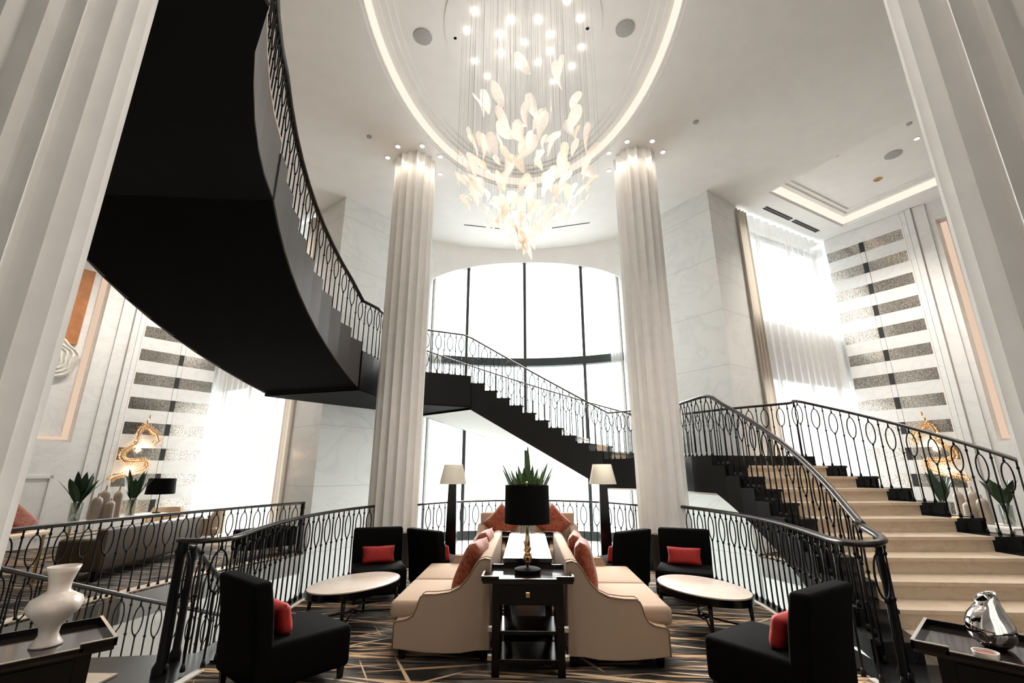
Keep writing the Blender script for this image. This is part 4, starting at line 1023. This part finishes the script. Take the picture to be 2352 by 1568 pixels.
# ------------------------------------------------------------------ mirrored walls, sculptures, niches
def wp(sx, t, off, z): p = mw(t, off); return (sx * p[0], p[1], z)
for sx, side in ((-1, 'left'), (1, 'right')):
    t = thing('mirror_cladding', 'striped wall of antique mirror and white marble bands on the %s' % side, 'wall panel', wp(sx, 1, 0, 0), 0)
    o0 = Vector(t.location)
    def bar(t0, t1, z0, z1, off, mat, name):
        s = MB(); q = [wp(sx, t0, .002, 0), wp(sx, t1, .002, 0), wp(sx, t1, off, 0), wp(sx, t0, off, 0)]
        s.prism([(p[0] - o0.x, p[1] - o0.y) for p in q], z0 - o0.z, z1 - o0.z); return s.obj(name, mat, t)
    zt = 7.56
    while zt > 0.2:
        for a, b in ((.03, .80), (.92, 1.76)):
            bar(a, b, max(.05, zt - .29), zt, .012, 'mirror', 'mirror_strip')
            bar(a, b, max(.03, zt - .607), max(.04, zt - .29), .02, 'marble2', 'marble_band')
        bar(.81, .91, max(.05, zt - .29), zt, .03, 'dark', 'centre_rail'); bar(.81, .91, max(.03, zt - .607), max(.04, zt - .29), .03, 'marble2', 'centre_rail')
        zt -= .607
    bar(.03, 1.76, 7.56, 7.98, .02, 'marble2', 'marble_band')
    for a, b in ((1.76, 1.79),): bar(a, b, 0, 7.9, .03, 'trimwhite', 'edge_trim')
    # pilaster with ridges
    t2 = thing('pilaster', 'ridged white marble pilaster beside the striped wall on the %s' % side, 'pilaster', wp(sx, 1.92, 0, 0)); o0 = Vector(t2.location)
    for a, b, off in ((1.80, 1.90, .05), (1.915, 2.03, .08), (2.06, 2.30, .04)):
        s = MB(); q = [wp(sx, a, .002, 0), wp(sx, b, .002, 0), wp(sx, b, off, 0), wp(sx, a, off, 0)]
        s.prism([(p[0] - o0.x, p[1] - o0.y) for p in q], 0, CEIL - .01); s.obj('ridge', 'marble2', t2)
    # serpentine sculpture
    t3 = thing('dragon_sculpture', 'gold beaded serpentine dragon sculpture glowing on the %s striped wall' % side, 'wall sculpture', wp(sx, 1.4, .02, 1.9)); o0 = Vector(t3.location)
    path = []
    from_px = [(1.14, 2.28), (1.20, 2.42), (1.29, 2.50), (1.40, 2.60), (1.51, 2.60), (1.58, 2.42), (1.57, 2.22), (1.67, 2.12), (1.77, 2.03), (1.82, 1.92), (1.75, 1.80), (1.61, 1.77), (1.45, 1.79), (1.30, 1.77), (1.27, 1.66), (1.38, 1.57), (1.55, 1.51), (1.72, 1.46), (1.87, 1.42), (1.92, 1.34)]
    path = smooth_path([(tt_, 0, zz) for tt_, zz in from_px], 5)
    W = [Vector(wp(sx, p[0] - .12, .12, p[2])) - o0 for p in path]
    s = MB(); n = len(W); s.tube(W, .02, n=8, radii=[.012 + .022 * math.sin(PI * min(1, .15 + i / n)) for i in range(n)]); s.obj('body', 'gold', t3, smooth='all')
    s = MB()
    for i in range(0, n, 1):
        tg = (W[min(i + 1, n - 1)] - W[max(0, i - 1)]).normalized(); nn = Vector((-sx * U.x, -U.y, 0)); sd = tg.cross(nn).normalized()
        for k in range(7):
            a = -1.5 + k * .5; r = .055 + .014 * (i % 2)
            c = W[i] + sd * (r * math.sin(a)) + nn * (r * .8 * math.cos(a)); s.ball(c, .0095, 5, 3, 1.6)
    o = s.obj('scale_beads', 'gold', t3, smooth='all')
    s = MB()
    for q in ((1.33, 2.74), (1.30, 2.86), (1.36, 2.66)): s.ball(Vector(wp(sx, q[0], .13, q[1])) - o0, .03, 6, 4, 1.8)
    for k in range(7): s.ball(Vector(wp(sx, .98 + .03 * k, .14, 2.18 + .03 * ((k * 3) % 4))) - o0, .022, 6, 4)
    s.obj('head', 'gold', t3, smooth='all')
    s = MB()
    s.tube([p + Vector((sx * U.x, U.y, 0)) * .06 for p in W], .016, n=6)
    s.obj('backlight', 'glow', t3, smooth='all')
    light('sculpture_lamp', 'POINT', wp(sx, 1.35, .10, 2.05), 2.0, (1, .66, .38), size=.05); light('sculpture_lamp', 'POINT', wp(sx, 1.45, .10, 1.5), 1.6, (1, .66, .38), size=.05)
# wood panel with carved relief in the left niche
t = thing('relief_panel', 'orange brown wood panel with a pale carved relief in the left niche', 'wall art', wp(-1, 3.6, -.2, 2.2)); o0 = Vector(t.location)
s = MB(); q = [wp(-1, 2.92, -.215, 0), wp(-1, 4.6, -.215, 0), wp(-1, 4.6, -.17, 0), wp(-1, 2.92, -.17, 0)]; s.prism([(p[0] - o0.x, p[1] - o0.y) for p in q], 2.2, 4.05); s.obj('wood_backing', 'wood', t)
s = MB(); rings = []
for k in range(15):
    rr = 1.0 - k / 15.5; off = -.165 if k == 0 else -.135 + .035 * (k % 2) + .004 * k
    ring = []
    for i in range(40):
        a = 2 * PI * i / 40; r = rr * (1 + .05 * math.sin(7 * a + k * .35))
        p = wp(-1, 3.52 + .70 * r * math.cos(a), off, 4.02 + .55 * r * math.sin(a)); ring.append((p[0] - o0.x, p[1] - o0.y, p[2] - o0.z))
    rings.append(ring)
s.loft(rings, True, True, True); s.obj('carving', 'relief', t, smooth=.9)
# low framed panels under the niches
for sx, side in ((-1, 'left'), (1, 'right')):
    t = thing('wall_moulding', 'raised white panel moulding under the %s niche' % side, 'moulding', wp(sx, 3.6, 0, 0)); o0 = Vector(t.location)
    for a, b, z0, z1 in ((2.75, 5.6, 1.40, 1.46), (2.75, 2.81, .2, 1.46), (3.3, 3.4, .2, 1.4)):
        s = MB(); q = [wp(sx, a, .002, 0), wp(sx, b, .002, 0), wp(sx, b, .03, 0), wp(sx, a, .03, 0)]; s.prism([(p[0] - o0.x, p[1] - o0.y) for p in q], z0, z1); s.obj('moulding_strip', 'marble2', t)

# ------------------------------------------------------------------ gallery furniture
def big_plant(label, loc, seed, n=9, L=.5, w=.13, mat='leaf_dark', hv=.30, spread=.6, group=None):
    rnd = random.Random(seed); t = thing('vase_plant', label, 'plant', loc, 0, group)
    s = MB(); s.lathe([(.07, 0), (.075, .01), (.085, hv), (.079, hv), (.069, .02), (.001, .02)], n=20, cap1=False); s.obj('glass_vase', 'glass', t, smooth=.6)
    s = MB(); s2 = MB()
    for i in range(n):
        a = i * ga + rnd.random(); sp = spread * rnd.uniform(.25, 1.2); d = (sp * math.cos(a), sp * math.sin(a), 1)
        top = Vector((.05 * math.cos(a), .05 * math.sin(a), hv + .02)); s2.tube([(-.03 * math.cos(a), -.03 * math.sin(a), .02), top], .007, n=5)
        leafblade(s, top, d, L * rnd.uniform(.7, 1.1), w * rnd.uniform(.7, 1.1), .12, n=7)
    s.obj('leaves', mat, t); s2.obj('stems', mat, t); return t
for sx, side in ((-1, 'left'), (1, 'right')):
    t = thing('sofa_table', 'slim gilt sofa table with pale top behind the railing in the %s gallery' % side, 'table', (sx * 7.36, 8.45, 0), sx * math.radians(-4))
    rbox((0, 0, .735), (.42, 2.2, .03), .003, 'trimwhite', 'tabletop', t, smooth=False)
    for x in (-1, 1):
        for y in (-1, 0, 1):
            s = MB(); s.box((x * .18, y * 1.05, .36), (.022, .022, .72)); s.obj('leg', 'brass', t)
        s = MB(); s.box((x * .18, 0, .25), (.018, 2.1, .018)); s.box((x * .18, 0, .55), (.018, 2.1, .018)); s.obj('stretcher', 'brass', t)
    big_plant('glass vase of broad dark leaves at the near end of the %s sofa table' % side, (sx * 7.38, 7.72, .75), 3 if sx < 0 else 8, 10, .52, .14)
    big_plant('glass vase of dark leaves at the far end of the %s sofa table' % side, (sx * 7.30, 8.72, .75), 5 if sx < 0 else 9, 10, .56, .13, spread=.45)
    for i, (x, y, h, r) in enumerate(((-7.24, 7.93, .44, .085), (-7.30, 8.12, .56, .085), (-7.12, 8.06, .36, .075), (-7.20, 8.28, .54, .08))):
        s = MB(); pr = [(r, 0)]
        for k in range(14): pr += [(r * (1 - .01 * k), h * .75 * k / 14), (r * (.96 - .01 * k), h * .75 * (k + .5) / 14)]
        pr += [(r * .78, h * .78), (r * .5, h * .84), (r * .18, h * .88), (r * .14, h), (.001, h)]
        s.lathe(pr, n=18, cap1=False); o = s.obj('ceramic_bottle', 'ceramic2', smooth=.9); o.location = (-sx * x, y, .75)
        tag(o, '%s ribbed beige ceramic bottle among four on the %s sofa table' % (('shorter front', 'tallest', 'smallest', 'rear')[i], side), 'bottle', 'ribbed bottles on the %s sofa table' % side)
# olive sofa behind the left gallery railing
t = thing('olive_sofa', 'long low olive leather sofa behind the left gallery railing', 'sofa', (-6.45, 8.35, 0), math.radians(6))
rbox((0, 0, .42), (.16, 2.5, .60), .05, 'brown', 'backrest', t); rbox((-.32, 0, .28), (.5, 2.5, .26), .05, 'brown', 'seat', t)
for y in (-1.2, 1.2):
    rbox((-.27, y, .36), (.6, .14, .45), .05, 'brown', 'arm', t)
    for x in (0, -.5):
        s = MB(); s.box((x, y, .06), (.06, .06, .13)); s.obj('leg', 'blackwood', t)
pillow('rust cushion propped on the gilt bench at the near end of the left gallery', rust_mesh, (-7.1, 6.6, .88), (-.75, PI / 4, .9), group='rust paisley cushions').scale = (.75,) * 3
t = thing('bench', 'gilt framed bench with tan top at the near end of the left gallery', 'bench', (-7.1, 6.35, 0), .2)
rbox((0, 0, .70), (.55, 1.1, .06), .01, 'cream', 'bench_top', t)
for x in (-1, 1):
    for y in (-1, 1):
        s = MB(); s.box((x * .24, y * .5, .34), (.03, .03, .68)); s.obj('leg', 'brass', t)
# black shaded lamp
t = thing('table_lamp', 'slender table lamp with flat black shade by the striped mirror wall', 'lamp', (-7.35, 9.42, .75))
s = MB(); s.lathe([(.07, 0), (.07, .015), (.01, .03), (.008, .40)], n=14); s.obj('stem', 'black_shade', t, smooth=.6)
s = MB(); s.lathe([(.25, .36), (.23, .66)], n=28, cap0=False, cap1=False); s.lathe([(.245, .36), (.225, .66)], n=28, cap0=False, cap1=False); s.obj('shade', 'black_shade', t, smooth='all')
# cream armchairs
def armchair(label, loc, rz):
    t = thing('armchair', label, 'armchair', loc, rz, 'cream armchairs')
    rbox((0, 0, .36), (.62, .62, .16), .05, 'cream', 'seat', t)
    s = MB(); rows = []
    for i in range(13):
        a = math.radians(80 + 200 * i / 12); h = .78 if 3 <= i <= 9 else .62
        rows.append([(.36 * math.cos(a), .36 * math.sin(a), .3), (.36 * math.cos(a), .36 * math.sin(a), h), (.29 * math.cos(a), .29 * math.sin(a), h), (.29 * math.cos(a), .29 * math.sin(a), .3)])
    s.loft(rows, True, True, True); s.obj('backrest', 'cream', t, smooth=.8)
    for x in (-1, 1):
        for y in (-1, 1):
            s = MB(); s.tube([(x * .28, y * .28, 0), (x * .2, y * .2, .3)], .014, n=6); s.obj('leg', 'brass', t)
    return t
armchair('cream tub armchair behind the left gallery railing, by the curtain', (-6.75, 10.05, 0), math.radians(200))
armchair('cream tub armchair farther back against the striped wall', (-7.9, 10.4, 0), math.radians(-60))
t = thing('black_bench', 'black upholstered bench by the marble pier in the left gallery', 'bench', (-5.02, 9.30, 0), math.radians(-35))
rbox((0, 0, .33), (.5, 1.0, .34), .03, 'black_fabric', 'seat', t)
for x in (-1, 1):
    for y in (-1, 1):
        s = MB(); s.box((x * .2, y * .42, .08), (.05, .05, .16)); s.obj('leg', 'blackwood', t)
big_plant('tall leggy green plant in a glass vase by the right striped wall', (8.1, 9.7, 0.75), 21, 8, .6, .07, 'leaf_dark', .3, .5)
t = thing('side_table', 'small dark table under the leggy plant in the right gallery', 'table', (8.1, 9.7, 0))
s = MB(); s.lathe([(.3, .72), (.3, .748)], n=28); s.obj('tabletop', 'blackwood', t, smooth=.6)
s = MB(); s.lathe([(.2, 0), (.2, .02), (.03, .05), (.03, .72)], n=18); s.obj('pedestal', 'blackwood', t, smooth=.6)
